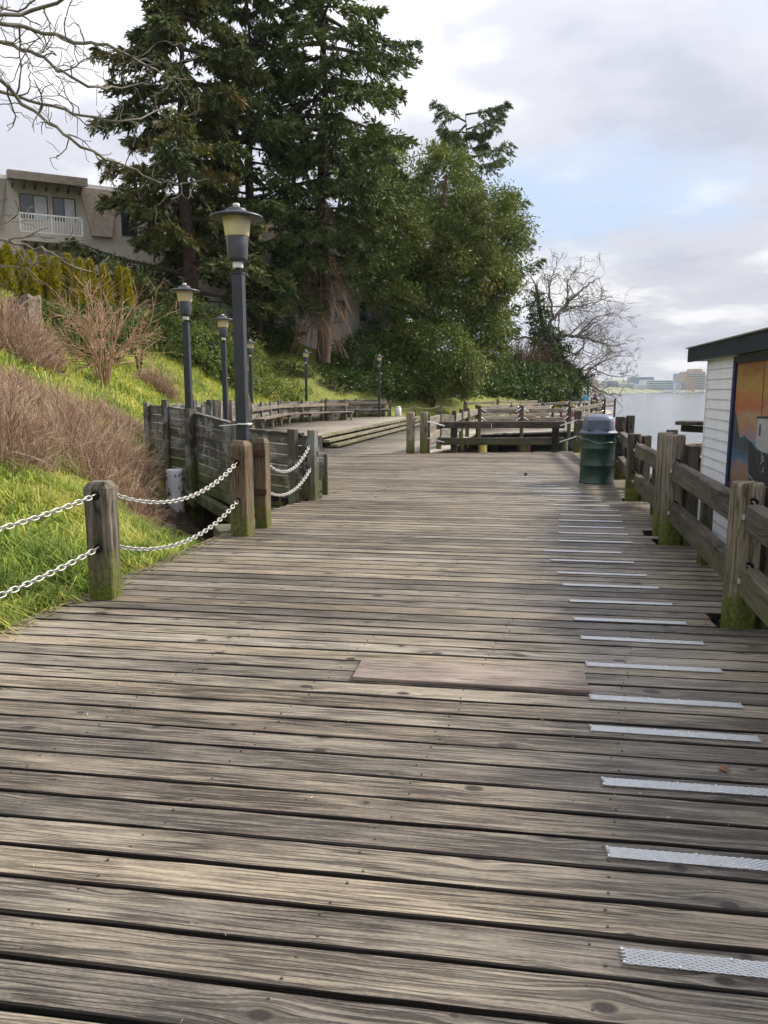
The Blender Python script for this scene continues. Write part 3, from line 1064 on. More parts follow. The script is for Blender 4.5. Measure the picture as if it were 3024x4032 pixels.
def make_lamp(label, x, y, z=0.0, h=1.0, first=[None]):
    if first[0] is None:
        t = thing('street_lamp', label, 'lamp', (x, y, z), 0, 'lamps along the boardwalk')
        for nm, (prof, mt, n) in LAMP_PARTS.items():
            add(nm, lathe(prof, n, name=nm), M[mt], t)
        hat = add('hat', lathe([(0.13, 3.378), (0.262, 3.362), (0.276, 3.366), (0.280, 3.378), (0.274, 3.392), (0.19, 3.418), (0.112, 3.434), (0.108, 3.458), (0.095, 3.470), (0.04, 3.474)], 40, name='hat'),
                  M['lamp_blue'], t)
        add('cap', lathe([(0.037, 3.470), (0.037, 3.515), (0.032, 3.522)], 18, name='cap'), M['cream'], hat)
        V, F = box_geo(-0.06, 0.06, -0.06, 0.06, 0, 2.80)
        V = [(v[0] * (0.98 if v[2] > 1 else 1), v[1] * (0.98 if v[2] > 1 else 1), v[2]) for v in V]
        pole = add('pole', pmesh('pole', V, F), M['lamp_blue'], t, rot=(0, 0, -DA))
        bv = pole.modifiers.new('bevel', 'BEVEL')
        bv.width, bv.segments = 0.008, 2
        cp = box('pole_cap', -0.065, 0.065, -0.065, 0.065, 2.80, 2.815, M['lamp_blue'], pole)
        first[0] = t
    else:
        t = copy_tree(first[0])
        t.location = (x, y, z)
        t['label'] = label
    t.scale = (1, 1, h)
    return t


lamp1 = make_lamp('tall navy lamp nearest the viewer with cream glass under a flat hat', -1.565, 8.56)
make_lamp('navy lamp on the dark timber wall, second nearest', -3.70, 14.75)
make_lamp('navy lamp behind the timber wall, third nearest', -4.22, 20.7)
make_lamp('navy lamp half hidden behind the nearest pole', -5.28, 31.0)
make_lamp('navy lamp in front of the brown dead twigs', -3.90, 39.1)
make_lamp('navy lamp at the right end of the far bench', -0.27, 44.2)
make_lamp('distant lamp against the ivy bank', 9.9, 73.5, -0.2, 0.97)
make_lamp('most distant lamp beside the two people under the bare tree', 18.6, 71.0, -0.43)
zt = box('zip_tie', -0.064, 0.064, -0.064, 0.064, 1.20, 1.212, M['zip'], lamp1)
zt.rotation_euler = (0.02, 0.03, -DA)
tail = beam('tie_tail', (-0.06, -0.07, 1.20), (-0.26, -0.10, 1.18), 0.005, 0.008, M['zip'], zt, 1, 0.001, 0.0)

# ------------------------------------------------------------------ dark timber parapet round the raised deck
wl_ = thing('timber_parapet', 'dark mossy timber parapet wall of stacked boards beside the gully', 'wall', (-2.2, 12.2, 0))
WB = (-2.2, 12.2, 0)
WPTS = [(-1.16, 11.12), (-2.18, 12.02), (-3.50, 14.45), (-4.36, 15.40), (-5.05, 16.8), (-4.95, 21.0)]
WTOP = [(0.93, 0.96), (1.00, 1.13), (1.17, 1.24), (1.24, 1.22), (1.2, 1.2)]
for i, (a, c) in enumerate(zip(WPTS[:-1], WPTS[1:])):
    za, zc = WTOP[i]
    nb = 8 if i < 4 else 6
    zb = -0.32 if i < 3 else -0.1
    a3, c3 = Vector((*a, 0)), Vector((*c, 0))
    d = (c3 - a3).normalized()
    for k in range(nb):
        f0, f1 = k / nb, (k + 1) / nb
        za0, za1 = zb + (za - zb) * f0, zb + (za - zb) * f1
        zc0, zc1 = zb + (zc - zb) * f0, zb + (zc - zb) * f1
        hh = (za1 - za0 + zc1 - zc0) / 2
        beam('wall_board', a3 + d * 0.005 + Vector((0, 0, (za0 + za1) / 2)), c3 - d * 0.005 + Vector((0, 0, (zc0 + zc1) / 2)),
             0.06 + random.uniform(-0.006, 0.006), hh - 0.016, M['wall_wood'], wl_, 6, 0.006, 0.003, base=WB)
    # cap board along the top
    beam('cap_board', a3 + d * 0.02 + Vector((0, 0, za + 0.012)), c3 - d * 0.02 + Vector((0, 0, zc + 0.012)), 0.09, 0.03, M['wall_wood'], wl_, 4, base=WB)
# outside posts and their lower braces
for (x, y, z0, z1, w) in ((-1.30, 10.98, -0.45, 1.02, 0.13), (-1.02, 11.03, -0.05, 1.0, 0.13), (-2.28, 11.95, -0.5, 1.10, 0.15), (-2.10, 12.2, -0.2, 1.02, 0.12),
                          (-3.63, 14.42, -0.55, 1.22, 0.16), (-3.45, 14.62, -0.3, 1.25, 0.14), (-4.28, 15.22, -0.4, 1.38, 0.14), (-5.1, 16.7, -0.3, 1.3, 0.14), (-4.75, 19.4, 0, 1.3, 0.14),
                          (-5.0, 20.4, -0.2, 1.3, 0.15), (-4.55, 20.9, 0, 1.3, 0.12), (-4.72, 20.95, 0, 1.3, 0.12)):
    upright('wall_post', x, y, z0, z1, w, w * 0.8, M['wall_wood'], wl_, base=WB, yaw=0.6, seg=5)
# near end: stack of short blocks
for k in range(3):
    zz0 = 0.005 + k * 0.31
    o = beam('end_block', (-1.16 + 0.005 * k, 11.06, zz0 + 0.150), (-0.93 + 0.012 * (k % 2), 11.22, zz0 + 0.150), 0.13, 0.296, M['wall_wood'], wl_, 2, 0.012, 0.006, base=WB)
upright('end_post', -0.90, 11.62, 0.0, 0.62, 0.10, 0.12, M['rail'], wl_, base=WB)
# sloping beams and stub joists under the wall
beam('under_beam', (-4.2, 15.0, -0.05), (-3.5, 14.2, -0.52), 0.14, 0.18, M['wall_wood'], wl_, 4, base=WB)
beam('under_beam', (-3.4, 14.1, -0.40), (-2.1, 11.7, -0.52), 0.14, 0.18, M['wall_wood'], wl_, 4, base=WB)
beam('under_beam', (-5.25, 16.1, 0.02), (-4.35, 15.3, 0.02), 0.16, 0.12, M['wall_wood'], wl_, 4, base=WB)
# white pile and mossy block in the gully
pl = add('white_pile', lathe([(0.155, -0.95), (0.158, -0.4), (0.152, 0.0), (0.15, 0.08), (0.14, 0.10)], 20, name='white_pile'), None)
t = NT('flaking_white_paint')
g = t.node('ShaderNodeNewGeometry')
fl = t.ramp(t.noise(g.outputs['Position'], 6.5, 6, 0.65), [(0.56, 0.0), (0.585, 1.0)])
wzz = t.sep(g.outputs['Position'])[2]
drt = t.math('SUBTRACT', 1.0, t.math('MULTIPLY', t.math('ADD', wzz, 0.95), 3.5, clamp=True), clamp=True)
c = t.mix(fl, (0.66, 0.68, 0.71), (0.16, 0.045, 0.028))
c = t.mix(drt, c, (0.07, 0.065, 0.05))
pl.data.materials.append(t.principled(c, 0.6))
pl.location = (-3.93, 14.35, 0)
tag(pl, 'white painted round pile with rust flakes under the parapet wall', 'pile')
pk = upright('dark_pile', -3.62, 14.6, -1.2, -0.1, 0.26, 0.26, M['dark_timber'], None, round_=1.0)
tag(pk, 'dark pile right behind the white pile', 'pile')
mb = box('concrete_block', -0.26, 0.26, -0.22, 0.22, -0.5, 0.02, M['concrete'], None, 0.02)
mb.location, mb.rotation_euler = (-1.95, 9.95, -0.22), (0.03, 0.02, 0.35)
tag(mb, 'mossy concrete block low behind the brown post', 'block')


def rock_mesh(seed):
    r = np.random.default_rng(seed)
    import bmesh
    bm = bmesh.new()
    bmesh.ops.create_icosphere(bm, subdivisions=2, radius=1)
    for v in bm.verts:
        v.co *= 1 + 0.25 * math.sin(v.co.x * 3 + seed) * math.cos(v.co.y * 2.3 + seed) + r.uniform(-0.1, 0.1)
        v.co.z *= 0.6
    me = bpy.data.meshes.new('rock')
    bm.to_mesh(me)
    bm.free()
    return me


rocks = [rock_mesh(i) for i in range(5)]
for i in range(46):
    x, y = random.uniform(-3.9, -1.7), random.uniform(9.6, 13.4)
    if x < -3.2 and y < 10.6:
        continue
    s = random.uniform(0.05, 0.17)
    o = add('rock', rocks[i % 5], M['rock'], None, (x, y, float(hgt(x, y)) + s * 0.2), (random.uniform(-0.4, 0.4), random.uniform(-0.4, 0.4), random.uniform(0, 6)), (s, s, s))
    tag(o, 'small grey rock in the dark gully under the parapet', 'rock', 'rocks in the gully')

# ------------------------------------------------------------------ benches with timber backs on the raised deck
def bench(label, a, c, back_top=1.0, back_low=0.0, boards=5):
    a, c = Vector((*a, 0)), Vector((*c, 0))
    d = (c - a).normalized()
    n = Vector((d.y, -d.x, 0))           # towards the deck
    base = tuple((a + c) / 2)
    t = thing('bench', label, 'bench', base)
    L = (c - a).length
    Z = lambda z: Vector((0, 0, z))
    for k in range(boards):
        z0 = back_low + (back_top - back_low) * k / boards
        z1 = back_low + (back_top - back_low) * (k + 1) / boards
        beam('back_board', a + Z((z0 + z1) / 2), c + Z((z0 + z1) / 2), 0.05, z1 - z0 - 0.012, M['wall_wood'], t, 5, base=base)
    beam('backrest', a + n * 0.13 + Z(0.80), c + n * 0.13 + Z(0.80), 0.05, 0.16, M['bench'], t, 6, base=base)
    for q in (0.16, 0.31, 0.46):
        beam('seat_plank', a + n * (0.10 + q) + Z(0.43), c + n * (0.10 + q) + Z(0.43), 0.14, 0.06, M['bench'], t, 6, base=base)
    m = max(2, int(round(L / 2.2)) + 1)
    for i in range(m):
        p = a + d * (0.12 + (L - 0.24) * i / (m - 1))
        upright('back_post', p.x + n.x * 0.07, p.y + n.y * 0.07, 0, back_top + 0.08, 0.11, 0.09, M['bench'], t, base=base, yaw=0.3, seg=3)
        q = p + n * 0.52
        upright('leg', q.x, q.y, 0, 0.40, 0.10, 0.12, M['bench'], t, base=base, seg=2)
        beam('seat_bearer', p + n * 0.12 + Z(0.36), p + n * 0.64 + Z(0.36), 0.09, 0.08, M['bench'], t, 1, base=base)
    return t


bench('weathered bench along the left parapet behind the nearest lamp', (-5.25, 30.0), (-4.95, 36.2))
bench('weathered bench in the middle of the far parapet', (-4.95, 36.3), (-3.15, 39.6))
bench('short pale bench turned towards the deck, right of the middle bench', (-3.05, 39.65), (-1.95, 40.6), 1.02)
bench('long weathered bench at the far end under the sixth lamp', (-3.4, 44.0), (0.12, 45.6), 1.0)
pr = thing('slat_parapet', 'timber parapet boards running behind the chain and third lamp', 'wall', (-5.2, 25, 0))
for k in range(6):
    beam('wall_board', (-4.95, 21.1, 0.1 + 0.19 * k), (-5.3, 29.9, 0.1 + 0.19 * k), 0.05, 0.18, M['wall_wood'], pr, 6, base=(-5.2, 25, 0))
for k in range(5):
    upright('wall_post', -4.9 - 0.075 * k, 21.4 + 2.1 * k, 0, 1.25, 0.12, 0.10, M['bench'], pr, base=(-5.2, 25, 0))
chain('short white chain seen over the parapet beside the third lamp', (-4.95, 18.3, 0.85), (-4.75, 20.4, 1.02), 0.12, 0.09)

# rope-and-post edge at the far right of the raised deck
FP = [(0.35, 46.1), (1.9, 47.2), (3.55, 48.6), (5.3, 50.0)]
for i, (x, y) in enumerate(FP):
    p = upright('timber_post', x, y, -0.6, 0.62 if i else 0.95, 0.16, 0.14, M['post'], None)
    tag(p, ['dark tall post right of the far bench', 'short post left of a pair on the far deck edge', 'short post right of a pair on the far deck edge', 'short post where the far chain meets the rails'][i], 'post')
for i in range(3):
    (x0, y0), (x1, y1) = FP[i], FP[i + 1]
    chain('upper far chain, span %s along the ivy' % ('nearest the bench', 'in the middle', 'nearest the rails')[i], (x0, y0, 0.55), (x1, y1, 0.55), 0.14, 0.12)
chain('upper slack chain from the far bench to the dark post', (-0.05, 45.4, 0.75), (0.3, 46.0, 0.80), 0.25, 0.10)
chain('lower slack chain from the far bench to the dark post', (-0.05, 45.4, 0.35), (0.3, 46.0, 0.42), 0.25, 0.10)
bk = thing('white_barrel', 'small white barrel standing against the ivy by the dark post', 'barrel', (0.85, 46.9, -0.1))
add('barrel_body', lathe([(0.17, 0), (0.19, 0.04), (0.2, 0.3), (0.19, 0.36), (0.19, 0.55), (0.17, 0.58)], 18, name='barrel_body'), M['white_paint'], bk)
add('barrel_lid', lathe([(0.16, 0.58), (0.15, 0.66), (0.10, 0.68)], 18, name='barrel_lid'), M['cream'], bk)


# ------------------------------------------------------------------ right-hand railing
def round_post_mesh(h, r, seed):
    rg = random.Random(seed)
    V, F = [], []
    n = 18
    lev = [0, h * 0.15, h * 0.35, h * 0.6, h * 0.85, h - 0.03, h - 0.008, h]
    scl = [1.04, 1.02, 1.0, 1.0, 0.99, 0.985, 0.95, 0.86]
    ph = [rg.uniform(0, 6.28) for _ in range(3)]
    for x, s in zip(lev, scl):
        for j in range(n):
            a = 2 * PI * j / n
            # between square and round, as hewn posts are
            q = 1.0 / max(abs(math.cos(a)), abs(math.sin(a))) ** 0.45
            rr = r * s * q * (1 + 0.02 * math.sin(3 * a + ph[0]) + 0.012 * math.sin(5 * a + ph[1]))
            V.append((x, rr * math.cos(a), rr * math.sin(a)))
    for i in range(len(lev) - 1):
        for j in range(n):
            k = (j + 1) % n
            F.append((i * n + j, i * n + k, (i + 1) * n + k, (i + 1) * n + j))
    F.append(tuple(reversed(range(n))))
    F.append(tuple((len(lev) - 1) * n + j for j in range(n)))
    me = pmesh('post', V, F)
    for p in me.polygons:
        p.use_smooth = len(p.vertices) == 4
    return me


def rpost(root, base, x, y, z0, z1, r=0.098, mat='post', seed=0, yaw=0.2):
    return add('post', round_post_mesh(z1 - z0, r, seed), M[mat], root, (x - base[0], y - base[1], z0 - base[2]), (0, -PI / 2, 0))


def bracket(root, base, p, d, tilt=0.0):
    """bent galvanised strap from a rail end to its post"""
    o = box('bracket', -0.055, 0.055, -0.006, 0.006, -0.018, 0.018, M['galv'], root, 0.002)
    o.location = Vector(p) - Vector(base)
    o.rotation_euler = (0, tilt, math.atan2(d[1], d[0]))
    return o


def short_chain(root, base, p0, p1, n=5):
    p0, p1 = Vector(p0), Vector(p1)
    for i in range(n):
        c = p0.lerp(p1, (i + 0.5) / n)
        d = (p1 - p0).normalized()
        side = d.cross(Vector((0, 0, 1))).normalized()
        up = side.cross(d)
        ang = PI / 2 * (i % 2) + 0.6
        y = side * math.cos(ang) + up * math.sin(ang)
        m = Matrix((d, y, d.cross(y))).transposed().to_4x4() @ Matrix.Scale(0.62, 4)
        m.translation = c - Vector(base)
        o = add('chain_link', link_me, M['chain'], root)
        o.matrix_local = m


RB = (3.0, 8.0, 0.0)
rr = thing('railing', 'heavy timber railing along the right edge beside the white boathouse', 'railing', RB)
RP = [(1.72, 1.9, 0.98), (2.42, 5.09, 0.97), (2.99, 7.93, 1.12), (3.60, 11.09, 0.95), (4.20, 13.73, 1.10), (4.90, 19.55, 1.05)]
for i, (x, y, zt_) in enumerate(RP):
    rpost(rr, RB, x, y, -0.5, zt_, 0.100 if i < 3 else 0.095, seed=i)
rpost(rr, RB, 3.05, 8.33, -0.5, 1.12, 0.09, seed=11)
for (x, y, zt_) in ((2.62, 5.12, 0.93), (3.78, 11.12, 0.92), (4.36, 13.7, 1.12), (3.19, 7.96, 1.0)):
    upright('backing_post', x, y, -0.6, zt_, 0.12, 0.14, M['rail'], rr, base=RB, seg=3)
for i in range(5):
    (x0, y0, _), (x1, y1, _) = RP[i], RP[i + 1]
    d = Vector((x1 - x0, y1 - y0, 0)).normalized()
    off = Vector((d.y, -d.x, 0)) * 0.02
    nz = Vector((0, 0, 1))
    for zc, hh in ((0.745, 0.185), (0.315, 0.20)):
        a = Vector((x0, y0, zc)) + d * 0.13 + off + nz * random.uniform(-0.01, 0.01)
        g0 = 0.42 if i == 2 else 0.16
        c = Vector((x1, y1, zc)) - d * g0 + off + nz * random.uniform(-0.01, 0.01)
        rl = beam('rail', a, c, 0.105, hh, M['rail'], rr, 10, 0.012, 0.005, base=RB)
        # straps at both ends and a short chain from the post hole
        bracket(rr, RB, a + Vector((-d.y, d.x, 0)) * 0.058 + d * 0.0, d, 0.9)
        bracket(rr, RB, c + Vector((-d.y, d.x, 0)) * 0.060 + d * 0.05, d, 0.12)
        hp = Vector((x0, y0, zc + 0.115)) + Vector((-d.y, d.x, 0)) * 0.02
        ang = math.atan2(d.y, d.x)
        ho = add('post_hole', hole_me, black, rr, hp + d * 0.102 - Vector(RB) + Vector((0, 0, 0)), (PI / 2, 0, ang + PI / 2))
        hv = Vector((x0, y0, zc + 0.115)) + (Vector((-d.y, d.x, 0)) * 0.55 - d * 0.85).normalized() * 0.103
        short_chain(rr, RB, hp + d * 0.10, a + Vector((-d.y, d.x, 0)) * 0.04 + nz * (hh / 2 - 0.01) + d * 0.04, 3)
        # the near face of each post has a chain hole as well
        fv = (Vector((-0.28, -0.96, 0))).normalized()
        add('post_hole', hole_me, black, rr, Vector((x0, y0, zc + 0.10)) + fv * 0.107 + Vector((0.03, 0, 0)) - Vector(RB), (PI / 2, 0, math.atan2(fv.y, fv.x) + PI / 2))
        if i < 4:
            short_chain(rr, RB, Vector((x0, y0, zc + 0.10)) + fv * 0.108 + Vector((0.03, 0, 0)), Vector((x0, y0, zc + 0.03)) + fv * 0.125 + Vector((0.075, 0, 0)), 3)
for (x, y) in ((2.93, 6.9), (2.72, 5.75), (2.55, 4.2), (3.45, 9.7), (4.0, 12.4)):
    upright('baluster', x, y, -0.25, 0.66, 0.09, 0.10, M['rail'], rr, base=RB, seg=3)
hole_bolt = add('bolt', lathe([(0.028, 0), (0.028, 0.004), (0.015, 0.010)], 14, name='bolt'), M['concrete'], rr, (2.40 - RB[0], 5.09 - 0.108, 0.16), (PI / 2, 0, -0.2))

# rail across the end of the front deck
CB = (2.9, 19.5, 0.0)
cr = thing('railing', 'low timber railing across the far end of the front deck', 'railing', CB)
rpost(cr, CB, 0.66, 19.32, -0.1, 1.02, 0.105, seed=21)
rpost(cr, CB, 1.00, 19.36, -0.1, 1.02, 0.095, seed=22)
for zc, hh in ((0.69, 0.17), (0.28, 0.18)):
    beam('rail', (1.40, 19.50, zc), (4.58, 19.66, zc), 0.11, hh, M['rail'], cr, 12, 0.010, 0.004, base=CB)
    for (a, c) in (((1.07, 19.32, zc + 0.10), (1.52, 19.43, zc - 0.02)), ((4.86, 19.45, zc + 0.13), (4.46, 19.58, zc - 0.02))):
        beam('tie_bar', a, c, 0.022, 0.03, M['galv'], cr, 1, 0.003, 0.0, base=CB)
for x in (1.78, 4.35):
    upright('baluster', x, 19.60, -0.3, 0.62, 0.16, 0.12, M['dark_timber'], cr, base=CB, seg=2)
beam('deck_fascia', (0.66, 19.44, -0.18), (5.1, 19.86, -0.18), 0.06, 0.28, M['dark_timber'], cr, 3, base=CB)
beam('hook', (2.70, 19.46, 0.73), (2.71, 19.45, 0.62), 0.012, 0.012, M['galv'], cr, 1, 0.002, 0, base=CB)


# ------------------------------------------------------------------ railings further off
def far_rail(label, pts, zt_, zb, rails, r=0.085, ties=True, mat='rail'):
    base = (pts[0][0], pts[0][1], zb)
    t = thing('railing', label, 'railing', base)
    for i, p in enumerate(pts):
        rpost(t, base, p[0], p[1], (p[3] if len(p) > 3 else -0.9), (p[2] if len(p) > 2 else zt_) + random.uniform(-0.02, 0.02), r, seed=i + int(abs(pts[0][0]) * 10), mat=mat)
    for (p, q) in zip(pts[:-1], pts[1:]):
        d = Vector((q[0] - p[0], q[1] - p[1], 0))
        L = d.length
        d.normalize()
        zp, zq = (p[2] if len(p) > 2 else zt_), (q[2] if len(q) > 2 else zt_)
        for dz, hh in rails:
            a = Vector((p[0], p[1], zp - dz)) + d * 0.28
            c = Vector((q[0], q[1], zq - dz)) - d * 0.28
            beam('rail', a, c, 0.10, hh, M['bench'], t, 7, 0.012, 0.007, base=base)
            if ties:
                for (u, v, sg) in ((a, Vector((p[0], p[1], zp - dz)), 1), (c, Vector((q[0], q[1], zq - dz)), -1)):
                    beam('tie_bar', v + d * 0.09 * sg + Vector((0, -0.06, 0.13)), u + d * 0.10 * sg + Vector((0, -0.065, -0.02)), 0.02, 0.035, M['galv'], t, 1, 0.003, 0, base=base)
    return t


far_rail('tall timber railing going down the right side of the ramp', [(1.08, 19.5, 1.0), (1.78, 25.0, 0.92), (2.55, 28.2, 0.80), (3.05, 30.6, 0.80), (3.55, 33.0, 0.80), (4.25, 35.1, 0.86)],
         0.85, -0.4, ((0.27, 0.26), (0.72, 0.22)), ties=False)
far_rail('timber railing along the near edge of the lower deck over the water', [(4.30, 34.95, 0.86), (6.45, 36.25, 0.82), (9.0, 37.65, 0.82)], 0.83, -0.4, ((0.25, 0.19), (0.66, 0.19)))
far_rail('timber railing from the lower deck corner to the tall pale post', [(9.0, 37.65, 0.82), (11.85, 41.9, 1.04)], 0.9, -0.4, ((0.26, 0.20), (0.70, 0.2)))
far_rail('timber railing at the outer water edge of the lower deck', [(11.85, 41.9, 1.04), (13.6, 49.5, 0.95), (15.4, 57.6, 0.95), (17.6, 62.0, 0.9)], 0.9, -0.4, ((0.25, 0.18), (0.62, 0.18)), 0.095)
far_rail('timber railing behind the red chairs on the lower deck', [(5.6, 47.0, 0.66), (8.4, 51.5, 0.68), (11.2, 55.0, 0.72), (13.6, 57.0, 0.8)], 0.7, -0.4, ((0.2, 0.22), (0.62, 0.18)))
far_rail('timber railing in the middle of the lower deck, left of the chairs', [(4.85, 39.2, 0.72), (7.5, 43.0, 0.72), (9.9, 45.5, 0.74)], 0.72, -0.4, ((0.2, 0.2), (0.6, 0.18)))
far_rail('distant railing beside the two walking people', [(13.7, 60.0, 0.7), (16.2, 64.5, 0.7), (18.4, 67.0, 0.7), (20.8, 70.0, 0.75)], 0.7, -0.4, ((0.2, 0.2), (0.6, 0.18)), ties=False)
far_rail('distant railing posts against the ivy at the back of the lower deck', [(5.4, 52.0, 0.85), (8.4, 57.5, 0.85), (12.9, 65.0, 0.8)], 0.8, -0.4, ((0.22, 0.16),), ties=False)

# ------------------------------------------------------------------ litter bin
tb = thing('litter_bin', 'dark green steel drum litter bin with grey domed lid', 'bin', (3.64, 13.12, 0), R(-14))
add('drum', lathe([(0.282, 0.0), (0.290, 0.006), (0.290, 0.018), (0.283, 0.026), (0.283, 0.285), (0.290, 0.297), (0.294, 0.31), (0.290, 0.323), (0.283, 0.335),
                   (0.283, 0.575), (0.290, 0.587), (0.294, 0.60), (0.290, 0.613), (0.283, 0.625), (0.283, 0.855), (0.288, 0.862), (0.280, 0.87)], 56, name='drum'), M['bin_green'], tb)
lid = add('lid_rim', lathe([(0.300, 0.835), (0.318, 0.838), (0.322, 0.862), (0.312, 0.872), (0.298, 0.876), (0.285, 0.895)], 56, name='lid_rim'), M['bin_lid'], tb)


def lid_geo():
    V, F = [], []
    n = 48
    lev = [(0.285, 0.885, 0.0), (0.278, 0.93, 0.25), (0.268, 1.03, 0.45), (0.255, 1.095, 0.5), (0.225, 1.128, 0.45), (0.15, 1.155, 0.3), (0.06, 1.166, 0.1)]
    for r_, z, sq in lev:
        for j in range(n):
            a = 2 * PI * j / n
            q = 1.0 / max(abs(math.cos(a)), abs(math.sin(a)))
            k = 1 + (min(q, 1.22) * 0.90 - 1) * sq
            V.append((r_ * k * math.cos(a), r_ * k * math.sin(a), z))
    for i in range(len(lev) - 1):
        for j in range(n):
            k = (j + 1) % n
            F.append((i * n + j, i * n + k, (i + 1) * n + k, (i + 1) * n + j))
    F.append(tuple((len(lev) - 1) * n + j for j in range(n)))
    return V, F


dome = add('lid_dome', pmesh('lid_dome', *lid_geo(), smooth=True), M['bin_lid'], tb)
fl = box('flap_frame', -0.198, 0.178, -0.268, -0.225, 0.902, 1.085, M['bin_lid'], dome, 0.012)
fp = box('flap', -0.180, 0.160, -0.274, -0.262, 0.915, 1.070, M['bin_flap'], fl, 0.006)
fl.rotation_euler = (0.0, 0, 0)
sk = add('sticker', pmesh('sticker', [(-0.045, -0.002, -0.022), (0.045, -0.002, -0.022), (0.045, 0, 0.022), (-0.045, 0, 0.022)], [(0, 1, 2, 3)]), M['sticker'], dome, (0.243, -0.116, 1.03), (0.1, 0.75, R(64)))
add('sticker_print', pmesh('sticker_print', [(-0.033, -0.006, -0.008), (0.033, -0.006, -0.008), (0.033, -0.006, 0.008), (-0.033, -0.006, 0.008)], [(0, 1, 2, 3)]), M['sticker_red'], sk)
# clear bag hanging out under the rim
bv, bf = [], []
n = 56
for k in range(5):
    for j in range(n):
        a = 2 * PI * j / n
        low = 0.755 + 0.06 * math.sin(a - 0.6) + 0.012 * math.sin(5 * a)
        z = 0.85 + (low - 0.85) * k / 4
        r_ = 0.2885 + 0.006 * math.sin(9 * a + k) * (k > 0) + 0.006 * (k == 4)
        bv.append((r_ * math.cos(a), r_ * math.sin(a), z))
for k in range(4):
    for j in range(n):
        q = (j + 1) % n
        bf.append((k * n + q, k * n + j, (k + 1) * n + j, (k + 1) * n + q))
t = NT('thin_clear_bag')
tc = t.node('ShaderNodeTexCoord')
nz_ = t.noise(tc.outputs['Object'], 22, 4, 0.6, 1.0)
gl = t.node('ShaderNodeBsdfGlossy')
gl.inputs['Roughness'].default_value = 0.18
t.put(gl.inputs['Normal'], t.bump(nz_, 0.8, 0.03))
gl.inputs['Color'].default_value = (0.8, 0.9, 0.87, 1)
tp = t.node('ShaderNodeBsdfTransparent')
mx = t.node('ShaderNodeMixShader')
t.put(mx.inputs[0], t.ramp(nz_, [(0.50, 0.0), (0.68, 0.14)]))
t.l.new(tp.outputs[0], mx.inputs[1])
t.l.new(gl.outputs[0], mx.inputs[2])
t.l.new(mx.outputs[0], t.out.inputs[0])
bagm = pmesh('bag', bv, bf, smooth=True)
he = Tubes(6)
a = np.linspace(0, 2 * PI, 57)
he.tube(np.stack([0.2955 * np.cos(a), 0.2955 * np.sin(a), 0.755 + 0.06 * np.sin(a - 0.6) + 0.012 * np.sin(5 * a)], 1), 0.005, 0.005)
add('bag_hem', he.mesh('bag_hem'), plain('bag_hem', (0.20, 0.28, 0.26), 0.3), tb)

# ------------------------------------------------------------------ white boathouse with the painted panel
HB = (4.20, 10.10, 0.0)
hs = thing('boathouse', 'white lapboard boathouse with navy fascia and painted panel', 'boathouse', HB, -math.atan(0.178))
t = NT('white_lapboard')
tc = t.node('ShaderNodeTexCoord')
x, y, z = t.sep(tc.outputs['Object'])
n1 = t.noise(t.cmb(t.math('MULTIPLY', x, 2), t.math('MULTIPLY', y, 2), t.math('MULTIPLY', z, 30)), 1.0, 4)
n2 = t.noise(tc.outputs['Object'], 3.0, 5, 0.6)
c = t.ramp(n2, [(0.3, (0.76, 0.775, 0.80)), (0.7, (0.84, 0.85, 0.87))])
M['lap'] = t.principled(c, 0.5, normal=t.bump(n1, 0.15, 0.004))
M['navy'] = plain('navy_trim', (0.014, 0.022, 0.040), 0.4, 0.0, 0.2, 3)
M['navy_bright'] = plain('navy_frame', (0.012, 0.018, 0.075), 0.4, 0.0, 0.15, 3)
M['roof_felt'] = plain('roof_felt', (0.10, 0.10, 0.105), 0.85, 0.0, 0.3, 6, bump=0.4)
M['grey_float'] = plain('dark_float', (0.03, 0.032, 0.034), 0.7, 0.0, 0.4, 3)
HL, HW, HT = 9.2, 4.6, 1.97
EXP = 0.122


def lap_board(name, L, parent, loc, rz, mat):
    """one lap board: thicker at its lower edge"""
    V = [(0, 0, 0), (0, -0.020, 0), (0, -0.006, EXP + 0.015), (0, 0, EXP + 0.015), (L, 0, 0), (L, -0.020, 0), (L, -0.006, EXP + 0.015), (L, 0, EXP + 0.015)]
    F = [(0, 3, 2, 1), (4, 5, 6, 7), (0, 1, 5, 4), (1, 2, 6, 5), (2, 3, 7, 6), (3, 0, 4, 7)]
    F = [tuple(reversed(f)) for f in F]
    me = pmesh(name, V, F)
    return add(name, me, mat, parent, loc, (0, 0, rz))


DL0, DL1 = -1.42, -4.6               # painted panel along the wall
nrow = int((HT + 1.05) / EXP)
for k in range(nrow):
    z = HT - 0.02 - EXP * (k + 1)
    if z + EXP > 0.48:
        lap_board('siding_board', 1.36, hs, (0.0, -1.395, z), PI / 2, M['lap']).scale = (1, -1, 1)
        lap_board('siding_board', HL + DL1 - 0.03, hs, (0.0, -HL, z), PI / 2, M['lap']).scale = (1, -1, 1)
    else:
        lap_board('siding_board', HL - 0.035, hs, (0.0, -HL, z), PI / 2, M['lap']).scale = (1, -1, 1)
    # far end wall
    lap_board('siding_board', HW, hs, (0.02, 0.0, z), 0, M['lap']).scale = (1, -1, 1)
box('wall_core', 0.012, HW, -HL, -0.012, -1.15, HT - 0.01, M['lap'], hs)
box('corner_trim', -0.024, 0.0, -0.033, 0.024, -1.1, HT - 0.02, M['white_paint'], hs)
box('float_base', -0.25, HW + 0.3, -HL - 0.3, 0.35, -2.35, -1.16, M['grey_float'], hs)
rv = [(-0.12, -HL - 0.6, HT + 0.165), (HW / 2, -HL - 0.6, HT + 0.62), (HW + 0.12, -HL - 0.6, HT + 0.165), (-0.12, 0.92, HT + 0.165), (HW / 2, 0.92, HT + 0.62), (HW + 0.12, 0.92, HT + 0.165)]
